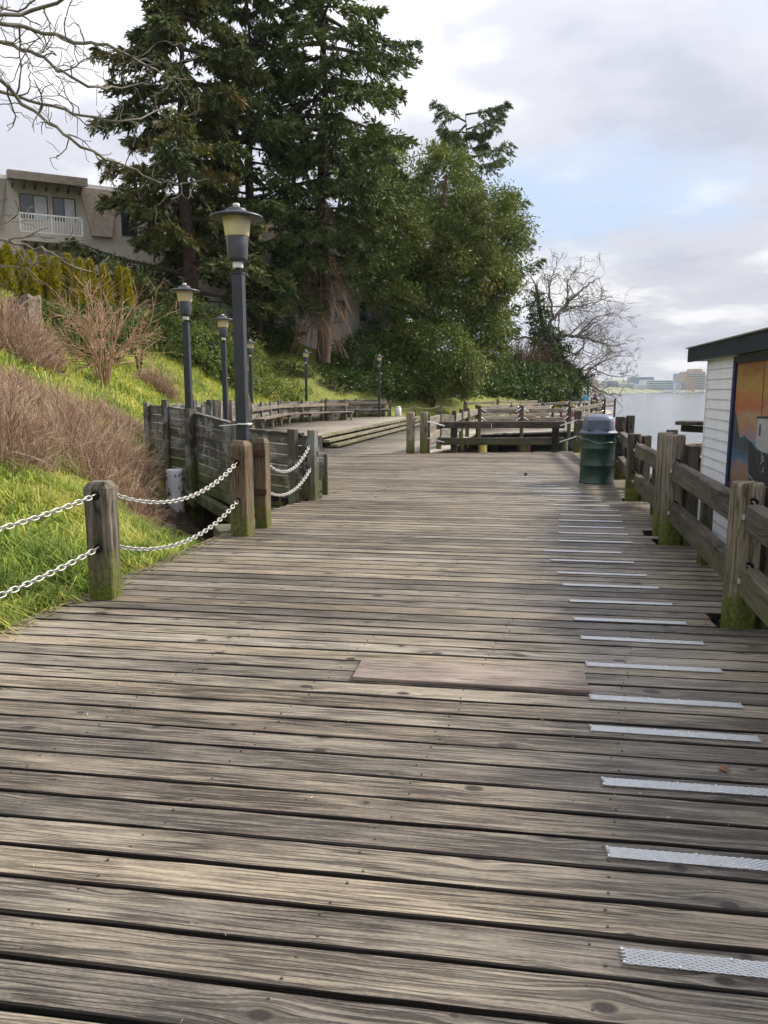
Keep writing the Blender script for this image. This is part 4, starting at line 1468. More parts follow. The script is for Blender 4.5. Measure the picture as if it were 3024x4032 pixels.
rv += [(a_, b_, c_ + 0.02) for a_, b_, c_ in rv]
add('roof', pmesh('roof', rv, [(0, 3, 4, 1), (1, 4, 5, 2), (6, 7, 10, 9), (7, 8, 11, 10), (0, 6, 9, 3), (2, 5, 11, 8), (0, 1, 7, 6), (1, 2, 8, 7), (3, 9, 10, 4), (4, 10, 11, 5)]), M['roof_felt'], hs)
box('fascia', -0.10, -0.055, -HL - 0.6, 0.90, HT - 0.015, HT + 0.165, M['navy'], hs)
box('roof_edge', -0.125, -0.05, -HL - 0.62, 0.93, HT + 0.168, HT + 0.180, M['galv'], hs)
box('soffit', -0.054, 0.60, -HL - 0.6, 0.895, HT - 0.005, HT + 0.02, M['navy'], hs)
# painted panel
box('panel_frame_side', -0.045, 0.0, DL0, DL0 + 0.09, 0.47, HT - 0.03, M['navy_bright'], hs)
box('panel_frame_top', -0.043, 0.0, DL1, DL0 - 0.001, HT - 0.105, HT - 0.03, M['navy'], hs)
box('panel_frame_foot', -0.043, 0.0, DL1, DL0 - 0.001, 0.47, 0.545, M['navy_bright'], hs)
t = NT('painted_sunset_panel')
tc = t.node('ShaderNodeTexCoord')
x, y, z = t.sep(tc.outputs['Object'])
nn = t.noise(t.cmb(0.0, t.math('MULTIPLY', y, 2.2), t.math('MULTIPLY', z, 6)), 1.0, 5, 0.65, 0.6)
n3 = t.noise(t.cmb(0.0, t.math('MULTIPLY', y, 14), t.math('MULTIPLY', z, 40)), 1.0, 4, 0.6)
zz = t.math('ADD', z, t.math('MULTIPLY_ADD', nn, 0.50, -0.25))
c = t.ramp(t.math('DIVIDE', t.math('SUBTRACT', zz, 0.50), 1.40), [(0.02, (0.27, 0.15, 0.10)), (0.16, (0.30, 0.20, 0.13)), (0.24, (0.07, 0.17, 0.27)), (0.31, (0.03, 0.09, 0.12)), (0.38, (0.16, 0.29, 0.40)),
                                                          (0.46, (0.42, 0.19, 0.12)), (0.55, (0.42, 0.30, 0.17)), (0.66, (0.45, 0.11, 0.05)), (0.78, (0.42, 0.25, 0.06)), (0.95, (0.26, 0.11, 0.02))])
c = t.mix(t.math('MULTIPLY', n3, 0.35), c, (0.10, 0.07, 0.05))
plk = t.math('LESS_THAN', t.math('FRACT', t.math('MULTIPLY', y, 7.0)), 0.03)
c = t.mix(t.math('MULTIPLY', plk, 0.5), c, (0.03, 0.02, 0.02))
M['mural'] = t.principled(c, 0.55)
mp_ = box('painted_panel', -0.018, -0.002, DL1, DL0 - 0.002, 0.545, HT - 0.105, M['mural'], hs)
M['mural_dark'] = plain('painted_dark', (0.030, 0.031, 0.034), 0.6, 0.0, 0.4, 9)
M['mural_hill'] = plain('painted_hill', (0.055, 0.07, 0.085), 0.6, 0.0, 0.4, 6)
M['mural_white'] = plain('painted_white', (0.36, 0.365, 0.36), 0.6, 0.0, 0.15, 9)


def flat_on_panel(name, pts, mat, lift):
    """a thin painted shape: (along wall, height) outline laid on the panel"""
    n = len(pts)
    V = [(-0.018 - lift, a_, b_) for a_, b_ in pts] + [(-0.0185, a_, b_) for a_, b_ in pts]
    F = [tuple(range(n))] + [(i, n + i, n + (i + 1) % n, (i + 1) % n) for i in range(n)]
    return add(name, pmesh(name, V, F), mat, mp_)


flat_on_panel('painted_hill', [(-1.425, 1.36), (-1.50, 1.31), (-1.60, 1.19), (-1.70, 1.06), (-1.80, 1.07), (-1.90, 1.09), (-2.02, 1.06), (-2.06, 1.0), (-2.06, 0.94), (-1.425, 0.93)], M['mural_hill'], 0.001)
flat_on_panel('painted_hull', [(-2.04, 1.06), (-2.15, 1.04), (-2.32, 0.98), (-2.8, 0.95), (-3.8, 1.0), (-3.8, 0.56), (-2.2, 0.56), (-2.12, 0.72)], M['mural_dark'], 0.002)
flat_on_panel('painted_wheelhouse', [(-2.31, 1.01), (-2.31, 1.27), (-2.34, 1.31), (-2.95, 1.31), (-2.95, 0.97), (-2.5, 0.97)], M['mural_white'], 0.003)
flat_on_panel('painted_window', [(-2.385, 1.12), (-2.385, 1.20), (-2.40, 1.235), (-2.415, 1.24), (-2.415, 1.12)], M['mural_hill'], 0.004)
flat_on_panel('painted_window', [(-2.422, 1.12), (-2.422, 1.24), (-2.44, 1.235), (-2.455, 1.20), (-2.455, 1.12)], M['mural_hill'], 0.004)
flat_on_panel('painted_roof_edge', [(-2.28, 1.285), (-2.30, 1.31), (-2.95, 1.335), (-2.95, 1.305), (-2.30, 1.29)], M['mural_dark'], 0.005)
flat_on_panel('painted_mast', [(-2.425, 1.325), (-2.405, 1.855), (-2.413, 1.855), (-2.437, 1.325)], M['mural_dark'], 0.004)
flat_on_panel('painted_bow_board', [(-2.30, 0.99), (-2.38, 0.93), (-2.52, 0.80), (-2.56, 0.75), (-2.54, 0.75), (-2.365, 0.91)], M['mural_hill'], 0.003)
flat_on_panel('painted_rail_line', [(-2.10, 0.715), (-2.4, 0.645), (-2.9, 0.62), (-2.9, 0.612), (-2.4, 0.636), (-2.10, 0.705)], M['mural_white'], 0.003)
for txt, py_, pz_, sz in (('Ju', -2.53, 0.875, 0.13), ('.c', -2.58, 0.775, 0.11)):
    cu = bpy.data.curves.new('lettering', 'FONT')
    cu.body, cu.size, cu.extrude = txt, sz, 0.0008
    tmp = bpy.data.objects.new('lettering_tmp', cu)
    col.objects.link(tmp)
    bpy.context.view_layer.update()
    me = bpy.data.meshes.new_from_object(tmp.evaluated_get(bpy.context.evaluated_depsgraph_get()))
    bpy.data.objects.remove(tmp)
    me.name = 'lettering'
    me.materials.clear()
    o = add('lettering', me, M['mural_white'], mp_, (-0.0215, py_, pz_), (PI / 2, 0, -PI / 2))
# small white paint swipe on a board
o = box('white_bracket', -0.034, -0.021, -0.05, 0.05, -0.008, 0.008, M['white_paint'], hs)
o.location, o.rotation_euler = (0, -1.26, 0.60), (0.75, 0, 0)

# float with timber ledges behind the boathouse corner
dk = thing('service_float', 'cluttered timber service float with ledges behind the boathouse corner', 'float', (4.6, 11.6, 0))
dkb = (4.6, 11.6, 0)
beam('ledge', (4.02, 10.55, 1.13), (4.34, 10.30, 1.13), 0.34, 0.05, M['rail'], dk, 3, base=dkb)
beam('ledge_bracket', (4.10, 10.62, 1.05), (4.36, 10.24, 1.05), 0.06, 0.09, M['dark_timber'], dk, 2, base=dkb)
beam('lower_ledge', (4.12, 10.9, 0.77), (4.25, 10.22, 0.77), 0.10, 0.12, M['post_brown'], dk, 3, base=dkb)
beam('lower_ledge', (4.15, 11.0, 0.76), (4.7, 11.1, 0.76), 0.10, 0.11, M['post_brown'], dk, 3, base=dkb)
upright('float_post', 4.55, 12.2, -1.6, 0.95, 0.14, 0.14, M['rail'], dk, base=dkb)
upright('float_post', 4.95, 11.7, -1.6, 1.05, 0.16, 0.16, M['rail'], dk, base=dkb)
beam('float_rail', (4.35, 11.4, 0.55), (4.9, 10.6, 0.35), 0.10, 0.26, M['dark_timber'], dk, 3, base=dkb)
beam('float_deck', (4.3, 12.5, 0.15), (5.2, 10.5, 0.15), 0.8, 0.12, M['dark_timber'], dk, 4, base=dkb)
beam('float_deck', (4.6, 12.5, -0.45), (5.4, 10.5, -0.45), 1.1, 1.0, M['dark_timber'], dk, 4, base=dkb)
rp = Tubes(5)
a = np.linspace(0, 2 * PI * 1.6, 22)
rp.tube(np.stack([4.18 + 0.05 * np.cos(a), 11.15 + 0.03 * np.sin(a), 0.92 - a * 0.03 + 0.07 * np.sin(a)], 1) - np.array(dkb), 0.012, 0.012)
add('mooring_rope', rp.mesh('mooring_rope'), M['dark_timber'], dk)

# ------------------------------------------------------------------ red chairs on the lower deck
def red_chair(label, x, y, rz):
    t = thing('deck_chair', label, 'chair', (x, y, -0.43), rz, 'red chairs on the lower deck')
    for k in range(5):
        beam('seat_slat', (-0.26, -0.30 + 0.12 * k, 0.36 - 0.03 * k), (0.26, -0.30 + 0.12 * k, 0.36 - 0.03 * k), 0.10, 0.025, M['maroon'], t, 1, 0.004, 0)
    for k in range(5):
        xx = -0.22 + 0.11 * k
        top = 1.0 - 0.05 * abs(k - 2)
        beam('back_slat', (xx, 0.20, 0.22), (xx * 1.15, 0.52, top), 0.09, 0.022, M['maroon'], t, 1, 0.004, 0)
    for sx in (-1, 1):
        beam('arm', (sx * 0.33, -0.42, 0.56), (sx * 0.33, 0.42, 0.56), 0.13, 0.025, M['maroon'], t, 1, 0.004, 0)
        upright('leg', sx * 0.31, -0.34, 0, 0.55, 0.09, 0.04, M['maroon'], t, seg=1, jit=0)
        beam('side_rail', (sx * 0.28, -0.36, 0.34), (sx * 0.28, 0.60, 0.03), 0.035, 0.12, M['maroon'], t, 1, 0.004, 0)
        upright('rear_leg', sx * 0.31, 0.34, 0, 0.55, 0.08, 0.04, M['maroon'], t, seg=1, jit=0)
    return t


red_chair('maroon slatted chair seen from behind, nearest the water', 11.55, 48.6, R(200))
red_chair('maroon chair in the middle of the lower deck, left of the slatted one', 9.45, 47.2, R(70))
red_chair('maroon low chair behind the middle railing post', 8.3, 46.4, R(110))
red_chair('maroon chair farthest left on the lower deck', 10.4, 52.8, R(170))
rt = thing('low_table', 'long low maroon table on the lower deck', 'table', (7.2, 45.2, -0.43), R(25))
for k in range(4):
    beam('top_slat', (-0.95, -0.3 + 0.2 * k, 0.42), (0.95, -0.3 + 0.2 * k, 0.42), 0.18, 0.04, M['maroon'], rt, 1, 0.004, 0)
for sx in (-0.8, 0.8):
    for sy in (-0.28, 0.28):
        upright('leg', sx, sy, 0, 0.40, 0.09, 0.09, M['maroon'], rt, seg=1, jit=0)


# ------------------------------------------------------------------ two people walking
def person(label, x, y, rz, jacket, trousers, hair, h=1.68, stoop=0.0):
    s = h / 1.75
    J = {'pel': (0, 0, 0.95, .15), 'waist': (0, .01, 1.08, .145), 'chest': (0, .0 - stoop * .3, 1.30, .17), 'neck': (0, -.01 - stoop * .6, 1.48, .062), 'jaw': (0, -.02 - stoop, 1.56, .075), 'head': (0, -.02 - stoop, 1.66, .098),
         'ls': (-.19, -stoop * .4, 1.40, .075), 'le': (-.25, .03, 1.13, .055), 'lh': (-.22, -.08, .90, .04), 'lf': (-.21, -.10, .82, .035), 'rs': (.19, -stoop * .4, 1.40, .075), 're': (.25, .04, 1.13, .055), 'rh': (.22, -.05, .90, .04), 'rf': (.21, -.06, .82, .035),
         'll': (-.10, 0, .86, .10), 'lk': (-.11, -.06, .48, .07), 'la': (-.10, .04, .10, .05), 'lt': (-.10, -.12, .05, .045), 'rl': (.10, 0, .86, .10), 'rk': (.11, .03, .48, .07), 'ra': (.11, .16, .12, .05), 'rt': (.11, .02, .05, .045)}
    E = ['pel waist', 'waist chest', 'chest neck', 'neck jaw', 'jaw head', 'chest ls', 'ls le', 'le lh', 'lh lf', 'chest rs', 'rs re', 're rh', 'rh rf', 'pel ll', 'll lk', 'lk la', 'la lt', 'pel rl', 'rl rk', 'rk ra', 'ra rt']
    names = list(J)
    me = bpy.data.meshes.new('body')
    me.from_pydata([tuple(c_ * s for c_ in J[n_][:3]) for n_ in names], [tuple(names.index(q) for q in e.split()) for e in E], [])
    root = thing('person', label, 'person', (x, y, -0.43), rz)
    t = NT('clothes')
    tc = t.node('ShaderNodeTexCoord')
    xx, yy, z = t.sep(tc.outputs['Object'])
    zz_ = t.math('DIVIDE', z, 2.0)
    c = t.ramp(zz_, [(0.0, (0.02, 0.02, 0.02)), (0.05 * s, trousers), (0.45 * s, jacket), (0.745 * s, (0.42, 0.26, 0.19))], 'CONSTANT')
    bo = add('body', me, t.principled(c, 0.7), root)
    sk_ = bo.modifiers.new('skin', 'SKIN')
    sv_ = me.skin_vertices[0].data
    for i, n_ in enumerate(names):
        sv_[i].radius = (J[n_][3] * s, J[n_][3] * s)
        sv_[i].use_root = n_ == 'pel'
    sb_ = bo.modifiers.new('subdivision', 'SUBSURF')
    sb_.levels = sb_.render_levels = 2
    add('hair', lathe([(0.085, -0.06), (0.112, 0.0), (0.108, 0.06), (0.07, 0.105), (0.02, 0.12)], 14, name='hair'), plain('hair_' + str(int(x)), hair, 0.6), root, (0, (0.015 - stoop) * s, 1.655 * s))
    return root


person('person in a light blue jacket walking on the far boardwalk', 18.15, 70.2, R(160), (0.10, 0.36, 0.52), (0.02, 0.02, 0.025), (0.03, 0.02, 0.015), 1.72)
person('person in a maroon jacket leaning on the far railing', 19.15, 70.6, R(10), (0.11, 0.02, 0.05), (0.03, 0.03, 0.04), (0.12, 0.06, 0.04), 1.58, 0.06)


# ------------------------------------------------------------------ apartment building on the bank
AB = (-21.1, 44.0, 3.7)
AANG = math.atan2(2.77, 5.3)
ab = thing('apartment_building', 'grey-beige stucco apartment block with white balconies behind the conifers', 'building', AB, AANG)
# local x runs along the facade, local y into the building, z above AB
t = NT('stucco')
tc = t.node('ShaderNodeTexCoord')
n1 = t.noise(tc.outputs['Object'], 0.5, 5, 0.6)
n2 = t.noise(tc.outputs['Object'], 25, 3, 0.6)
c = t.ramp(n1, [(0.3, (0.44, 0.395, 0.35)), (0.7, (0.53, 0.475, 0.425))])
M['stucco'] = t.principled(c, 0.85, normal=t.bump(n2, 0.3, 0.01))
M['mansard'] = plain('mansard_shingle', (0.27, 0.225, 0.185), 0.85, 0.0, 0.25, 5, bump=0.4)
M['win_frame'] = plain('dark_window_frame', (0.03, 0.03, 0.032), 0.4)
t = NT('window_glass')
tc = t.node('ShaderNodeTexCoord')
gn = t.noise(tc.outputs['Object'], 1.1, 3)
M['glass'] = t.principled(t.ramp(gn, [(0.35, (0.012, 0.014, 0.016)), (0.7, (0.05, 0.055, 0.06))]), 0.05, spec=0.8)
M['curtain'] = plain('curtain', (0.42, 0.43, 0.44), 0.5, 0.0, 0.2, 4)
M['fascia_dark'] = plain('dark_soffit', (0.06, 0.05, 0.04), 0.8)
BLEN = 24.4
box('wall', -8, BLEN, 0.0, 14, -1.5, 7.25, M['stucco'], ab)
# mansard band round the top storey
mv = [(-8, -0.02, 7.9), (BLEN, -0.02, 7.9), (BLEN, 0.55, 9.30), (-8, 0.55, 9.30), (-8, 14, 7.9), (BLEN, 14, 7.9), (BLEN, 13.4, 9.30), (-8, 13.4, 9.30)]
box('upper_wall', -8, BLEN, 0.12, 13.9, 7.252, 9.20, M['stucco'], ab)
rf = box('roof', -8.1, BLEN + 0.1, 0.25, 14, 9.21, 9.42, M['mansard'], ab)
box('roof_trim', -8.12, BLEN + 0.12, 0.22, 0.249, 9.26, 9.46, M['white_paint'], rf)
box('roof_vent', -0.2, 0.4, 1.5, 2.0, 9.43, 9.9, M['galv'], rf)


def mansard(x0, x1):
    V = [(x0 + 0.45, -0.35, 6.55), (x1 - 0.45, -0.35, 6.55), (x1, 0.10, 9.20), (x0, 0.10, 9.20), (x0 + 0.45, 0.118, 6.55), (x1 - 0.45, 0.118, 6.55), (x1, 0.118, 9.20), (x0, 0.118, 9.20)]
    V[4:6] = [(V[4][0], -0.003, 6.55), (V[5][0], -0.003, 6.55)]
    add('mansard_panel', pmesh('mansard_panel', V, [(0, 1, 2, 3), (0, 4, 5, 1), (0, 3, 7, 4), (1, 5, 6, 2), (2, 6, 7, 3)]), M['mansard'], ab)


def window(x0, x1, z0, z1, y=-0.0, curtain=0):
    f = box('window', x0, x1, y - 0.05, y - 0.002, z0, z1, M['win_frame'], ab)
    m = (x0 + x1) / 2
    for i, (a, c_) in enumerate(((x0 + 0.06, m - 0.03), (m + 0.03, x1 - 0.06))):
        box('pane', a, c_, y - 0.056, y - 0.052, z0 + 0.06, z1 - 0.06, M['curtain'] if (curtain >> i) & 1 else M['glass'], f)


def balcony(x0, x1, z, hood=True):
    b_ = box('balcony', x0, x1, -1.52, -0.003, z - 0.35, z, M['stucco'], ab)
    box('top_rail', x0, x1, -1.5, -1.44, z + 1.02, z + 1.10, M['white_paint'], b_)
    box('bottom_rail', x0, x1, -1.49, -1.45, z + 0.10, z + 0.16, M['white_paint'], b_)
    n = int((x1 - x0) / 0.14)
    for i in range(n + 1):
        x = x0 + (x1 - x0) * i / n
        w = 0.045 if i % (n // 2) == 0 else 0.018
        box('baluster', x - w, x + w, -1.488, -1.452, z + 0.165, z + 1.015, M['white_paint'], b_)
    for sx in (x0, x1 - 0.05):
        box('side_rail', sx, sx + 0.05, -1.43, -0.01, z + 1.02, z + 1.09, M['white_paint'], b_)
    for i in range(6):
        x = x0 + 0.2 + (x1 - x0 - 0.4) * i / 5
        box('joist_end', x - 0.05, x + 0.05, -1.35, -0.01, z - 0.55, z - 0.352, M['fascia_dark'], b_)
    if hood:
        V = [(x0 - 0.45, -1.35, 8.95), (x1 + 0.45, -1.35, 8.95), (x1 + 0.45, 0.2, 9.25), (x0 - 0.45, 0.2, 9.25), (x0 - 0.45, -1.35, 9.38), (x1 + 0.45, -1.35, 9.38), (x1 + 0.45, 0.2, 9.62), (x0 - 0.45, 0.2, 9.62)]
        V = [(a, b2, c_ + 0.02) for a, b2, c_ in V]
        h_ = add('hood', pmesh('hood', V, [(0, 3, 2, 1), (4, 5, 6, 7), (0, 1, 5, 4), (1, 2, 6, 5), (2, 3, 7, 6), (3, 0, 4, 7)]), M['mansard'], ab)
        for i in range(7):
            x = x0 - 0.2 + (x1 - x0 + 0.3) * i / 6
            box('hood_bracket', x - 0.04, x + 0.04, -1.2, -0.02, 8.76, 8.96, M['fascia_dark'], h_)


# bay with balcony at the left, as seen above the cedar hedge
window(1.15, 2.60, 6.25, 8.55, 0.118, 2)
window(2.85, 4.05, 6.25, 8.55, 0.118, 2)
balcony(1.05, 4.15, 6.15)
mansard(4.35, 6.35)
mansard(-1.6, 0.55)
window(-3.6, -2.0, 6.3, 8.4, 0.118, 1)
window(5.75 + 0.75, 8.2, 6.75, 8.6, 0.0, 2)
mansard(8.4, 10.6)
balcony(1.05, 4.15, 3.25, False)
window(1.4, 2.9, 3.35, 5.1, 0.0, 1)
window(6.6, 8.2, 3.5, 5.0, 0.0, 0)
window(9.0, 9.95, 6.9, 7.8, -0.36, 0)
window(8.9, 10.4, 4.5, 6.1, 0.0, 2)
window(8.8, 10.6, 1.9, 3.6, 0.0, 3)
for i, x in enumerate((11.4, 13.6)):
    window(x, x + 1.3, 6.7, 8.0, 0.118, i % 3)
    window(x + 0.1, x + 1.5, 4.3, 5.9, 0.0, (i + 1) % 4)
    window(x, x + 1.6, 1.7, 3.3, 0.0, 3 if i == 0 else 1)
box('belt_course', 8.0, BLEN, -0.04, -0.003, 4.05, 4.15, M['stucco'], ab)
balcony(15.8, 18.6, 7.1, False)
balcony(15.8, 18.6, 4.3, False)
balcony(15.3, 17.6, 1.9, False)
window(21.9, 23.0, 2.5, 3.75, 0.0, 2)
window(21.9, 23.0, 5.4, 6.7, 0.0, 0)
window(19.4, 20.8, 2.3, 3.8, 0.0, 1)
vt = box('wall_vent', 7.6, 7.9, -0.16, -0.003, 2.3, 2.7, M['fascia_dark'], ab)
# low service roof below the windows
box('porch_roof', 7.9, 12.2, -2.2, -0.003, 1.20, 1.38, M['white_paint'], ab)
box('porch_wall', 8.1, 12.0, -2.0, -0.004, -1.3, 1.198, M['fascia_dark'], ab)

# ------------------------------------------------------------------ grass
def blades(n, xr, yr, Lr, wd, name, keep=None, dens_bias=None):
    X = rng.uniform(*xr, n)
    Y = rng.uniform(*yr, n)
    d = sdist(X, Y)
    ok = d > 0.0
    if keep is not None:
        ok &= keep(X, Y, d)
    X, Y, d = X[ok], Y[ok], d[ok]
    n = len(X)
    Z = hgt(X, Y)
    tuft = np.sin(X * 5.1 + 2 * np.sin(Y * 3.3)) * np.cos(Y * 4.7 + np.sin(X * 2.9))
    L = rng.uniform(*Lr, n) * (1 + 0.50 * tuft)
    az = rng.normal(0, 1.0, n) + np.where(rng.random(n) < 0.5, -0.4, 0.9) + tuft * 1.2
    lean = rng.uniform(0.35, 1.15, n)
    dirh = np.stack([np.cos(az), np.sin(az), 0 * az], 1)
    side = np.stack([-np.sin(az), np.cos(az), 0 * az], 1)
    B = np.stack([X, Y, Z - 0.02], 1)
    M1 = B + dirh * (L * 0.38 * lean)[:, None] + np.array([0, 0, 1]) * (L * 0.55)[:, None]
    T = B + dirh * (L * 0.95 * lean)[:, None] + np.array([0, 0, 1]) * (L * (0.72 - 0.38 * lean))[:, None]
    w = (wd * rng.uniform(0.7, 1.3, n))[:, None]
    V = np.stack([B - side * w, B + side * w, M1 + side * w * 0.8, M1 - side * w * 0.8, T], 1).reshape(-1, 3)
    k = np.arange(n)[:, None] * 5
    F = np.concatenate([k + np.array([[0, 1, 2]]), k + np.array([[0, 2, 3]]), k + np.array([[3, 2, 4]])])
    patch = 0.5 + 0.5 * np.sin(X * 1.9 + 1.3 * np.sin(Y * 1.1)) * np.sin(Y * 2.2 + 0.8 * X)
    q = np.clip(0.10 + 0.50 * patch + 0.10 * tuft + rng.normal(0, 0.22, n), 0, 1)
    return V, F, np.concatenate([q, q, q])


def gully(X, Y):
    return np.exp(-(((X + 2.9) / 1.25) ** 2 + ((Y - 12.3) / 2.2) ** 2)) < 0.30


def tufts(nt, per, xr, yr, keep):
    """grass growing in tufts that droop outwards and downhill"""
    X, Y = rng.uniform(*xr, nt), rng.uniform(*yr, nt)
    d = sdist(X, Y)
    ok = (d > 0.02) & keep(X, Y, d)
    X, Y = X[ok], Y[ok]
    nt = len(X)
    size = rng.gamma(5, 0.038, nt).clip(0.07, 0.36)
    tone = np.clip(0.31 + 0.22 * np.sin(X * 1.9 + 1.3 * np.sin(Y * 1.1)) * np.sin(Y * 2.2 + 0.8 * X) + rng.normal(0, 0.15, nt), 0, 1)
    comb = rng.normal(0.6, 0.9, nt)
    i = np.repeat(np.arange(nt), per)
    n = len(i)
    L = size[i] * rng.uniform(0.55, 1.25, n)
    az = np.where(rng.random(n) < 0.55, comb[i] + rng.normal(0, 0.5, n), rng.uniform(0, 2 * PI, n))
    dirh = np.stack([np.cos(az), np.sin(az), 0 * az], 1)
    side = np.stack([-np.sin(az), np.cos(az), 0 * az], 1)
    bx, by = X[i] + rng.normal(0, 0.035, n), Y[i] + rng.normal(0, 0.035, n)
    bz = hgt(bx, by) - 0.02
    B = np.stack([bx, by, bz], 1)
    up = np.array([0, 0, 1.0])
    lean = rng.uniform(0.3, 1.2, n)
    M1 = B + dirh * (L * 0.40 * lean)[:, None] + up * (L * 0.58)[:, None]
    T = B + dirh * (L * lean)[:, None] + up * (L * (0.80 - 0.55 * lean))[:, None]
    T[:, 2] = np.maximum(T[:, 2], hgt(T[:, 0], T[:, 1]) + 0.015)
    w = (rng.uniform(0.0026, 0.0055, n))[:, None]
    V = np.stack([B - side * w, B + side * w, M1 + side * w * 0.85, M1 - side * w * 0.85, T], 1).reshape(-1, 3)
    k = np.arange(n)[:, None] * 5
    F = np.concatenate([k + np.array([[0, 1, 2]]), k + np.array([[0, 2, 3]]), k + np.array([[3, 2, 4]])])
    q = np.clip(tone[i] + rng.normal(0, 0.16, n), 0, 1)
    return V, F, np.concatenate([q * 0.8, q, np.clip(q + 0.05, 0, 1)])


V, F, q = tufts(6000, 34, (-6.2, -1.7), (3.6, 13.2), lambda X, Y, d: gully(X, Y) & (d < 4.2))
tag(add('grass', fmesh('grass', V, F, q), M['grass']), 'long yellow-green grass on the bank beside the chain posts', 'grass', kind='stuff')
V, F, q = blades(110000, (-22, -4.5), (10, 46), (0.16, 0.40), 0.011, 'g', lambda X, Y, d: (d > 0.15) & (d < 9) & ((d > 3.5) | (Y > 13)))
tag(add('slope_grass', fmesh('slope_grass', V, F, q), M['grass']), 'sunlit bright grass slope below the hedge and building', 'grass', kind='stuff')
# grass growing over the plank ends and scattered bits of straw on the deck
n = 900
yy_ = rng.uniform(3.5, 10.3, n)
xx_ = np.interp(yy_, BP[1:5, 1], BP[1:5, 0]) + np.abs(rng.normal(0, 0.09, n)) + 0.02
az = rng.uniform(-0.9, 0.9, n)
V, F = leaf_quads(np.stack([xx_, yy_, rng.uniform(0.003, 0.02, n)], 1), np.stack([np.cos(az), np.sin(az), rng.uniform(0.0, 0.5, n)], 1), rng.uniform(0.03, 0.10, n), 0.007)
n2 = 420
Q = np.stack([rng.uniform(-2.2, 2.3, n2), rng.uniform(1.6, 9, n2), np.full(n2, 0.006)], 1)
Q[:, 0] += 0.2 * (Q[:, 1] - 5)
V2, F2 = leaf_quads(Q, np.stack([rng.normal(size=n2), rng.normal(size=n2), 0.03 * rng.normal(size=n2)], 1), rng.uniform(0.008, 0.026, n2), rng.uniform(0.002, 0.006, n2))
tag(add('straw_litter', fmesh('straw_litter', np.concatenate([V, V2]), np.concatenate([F, F2 + len(V)]), rng.random(n + n2)), M['litter']), 'bits of straw and grass scattered on the planks', 'litter', kind='stuff')


def dry_leaf(label, x, y, s, rz):
    V = []
    for r_, a_ in ((0, 0), (1.0, 0.0), (0.35, 0.35), (0.9, 0.75), (0.3, 1.15), (0.75, 1.6), (0.25, 2.4), (0.7, 3.1), (0.25, 3.9), (0.75, 4.7), (0.3, 5.1), (0.9, 5.55), (0.35, 5.95)):
        V.append((r_ * math.cos(a_), r_ * math.sin(a_), 0.12 * r_ * math.sin(3 * a_) + 0.1))
    F = [(0, i, i % 12 + 1) for i in range(1, 13)]
    o = add('dry_leaf', pmesh('dry_leaf', V, F), M['dry_leaf'], None, (x, y, 0.004), (0.1, 0.1, rz), (s, s, s))
    tag(o, label, 'leaf')


dry_leaf('curled brown leaf on the planks near the right picture edge', 1.42, 3.02, 0.05, 0.4)
dry_leaf('small brown leaf on the deck right of the wall end', -0.75, 11.9, 0.07, 1.2)
dry_leaf('small brown leaf alone in the middle of the far deck', -0.12, 11.3, 0.05, 2.2)


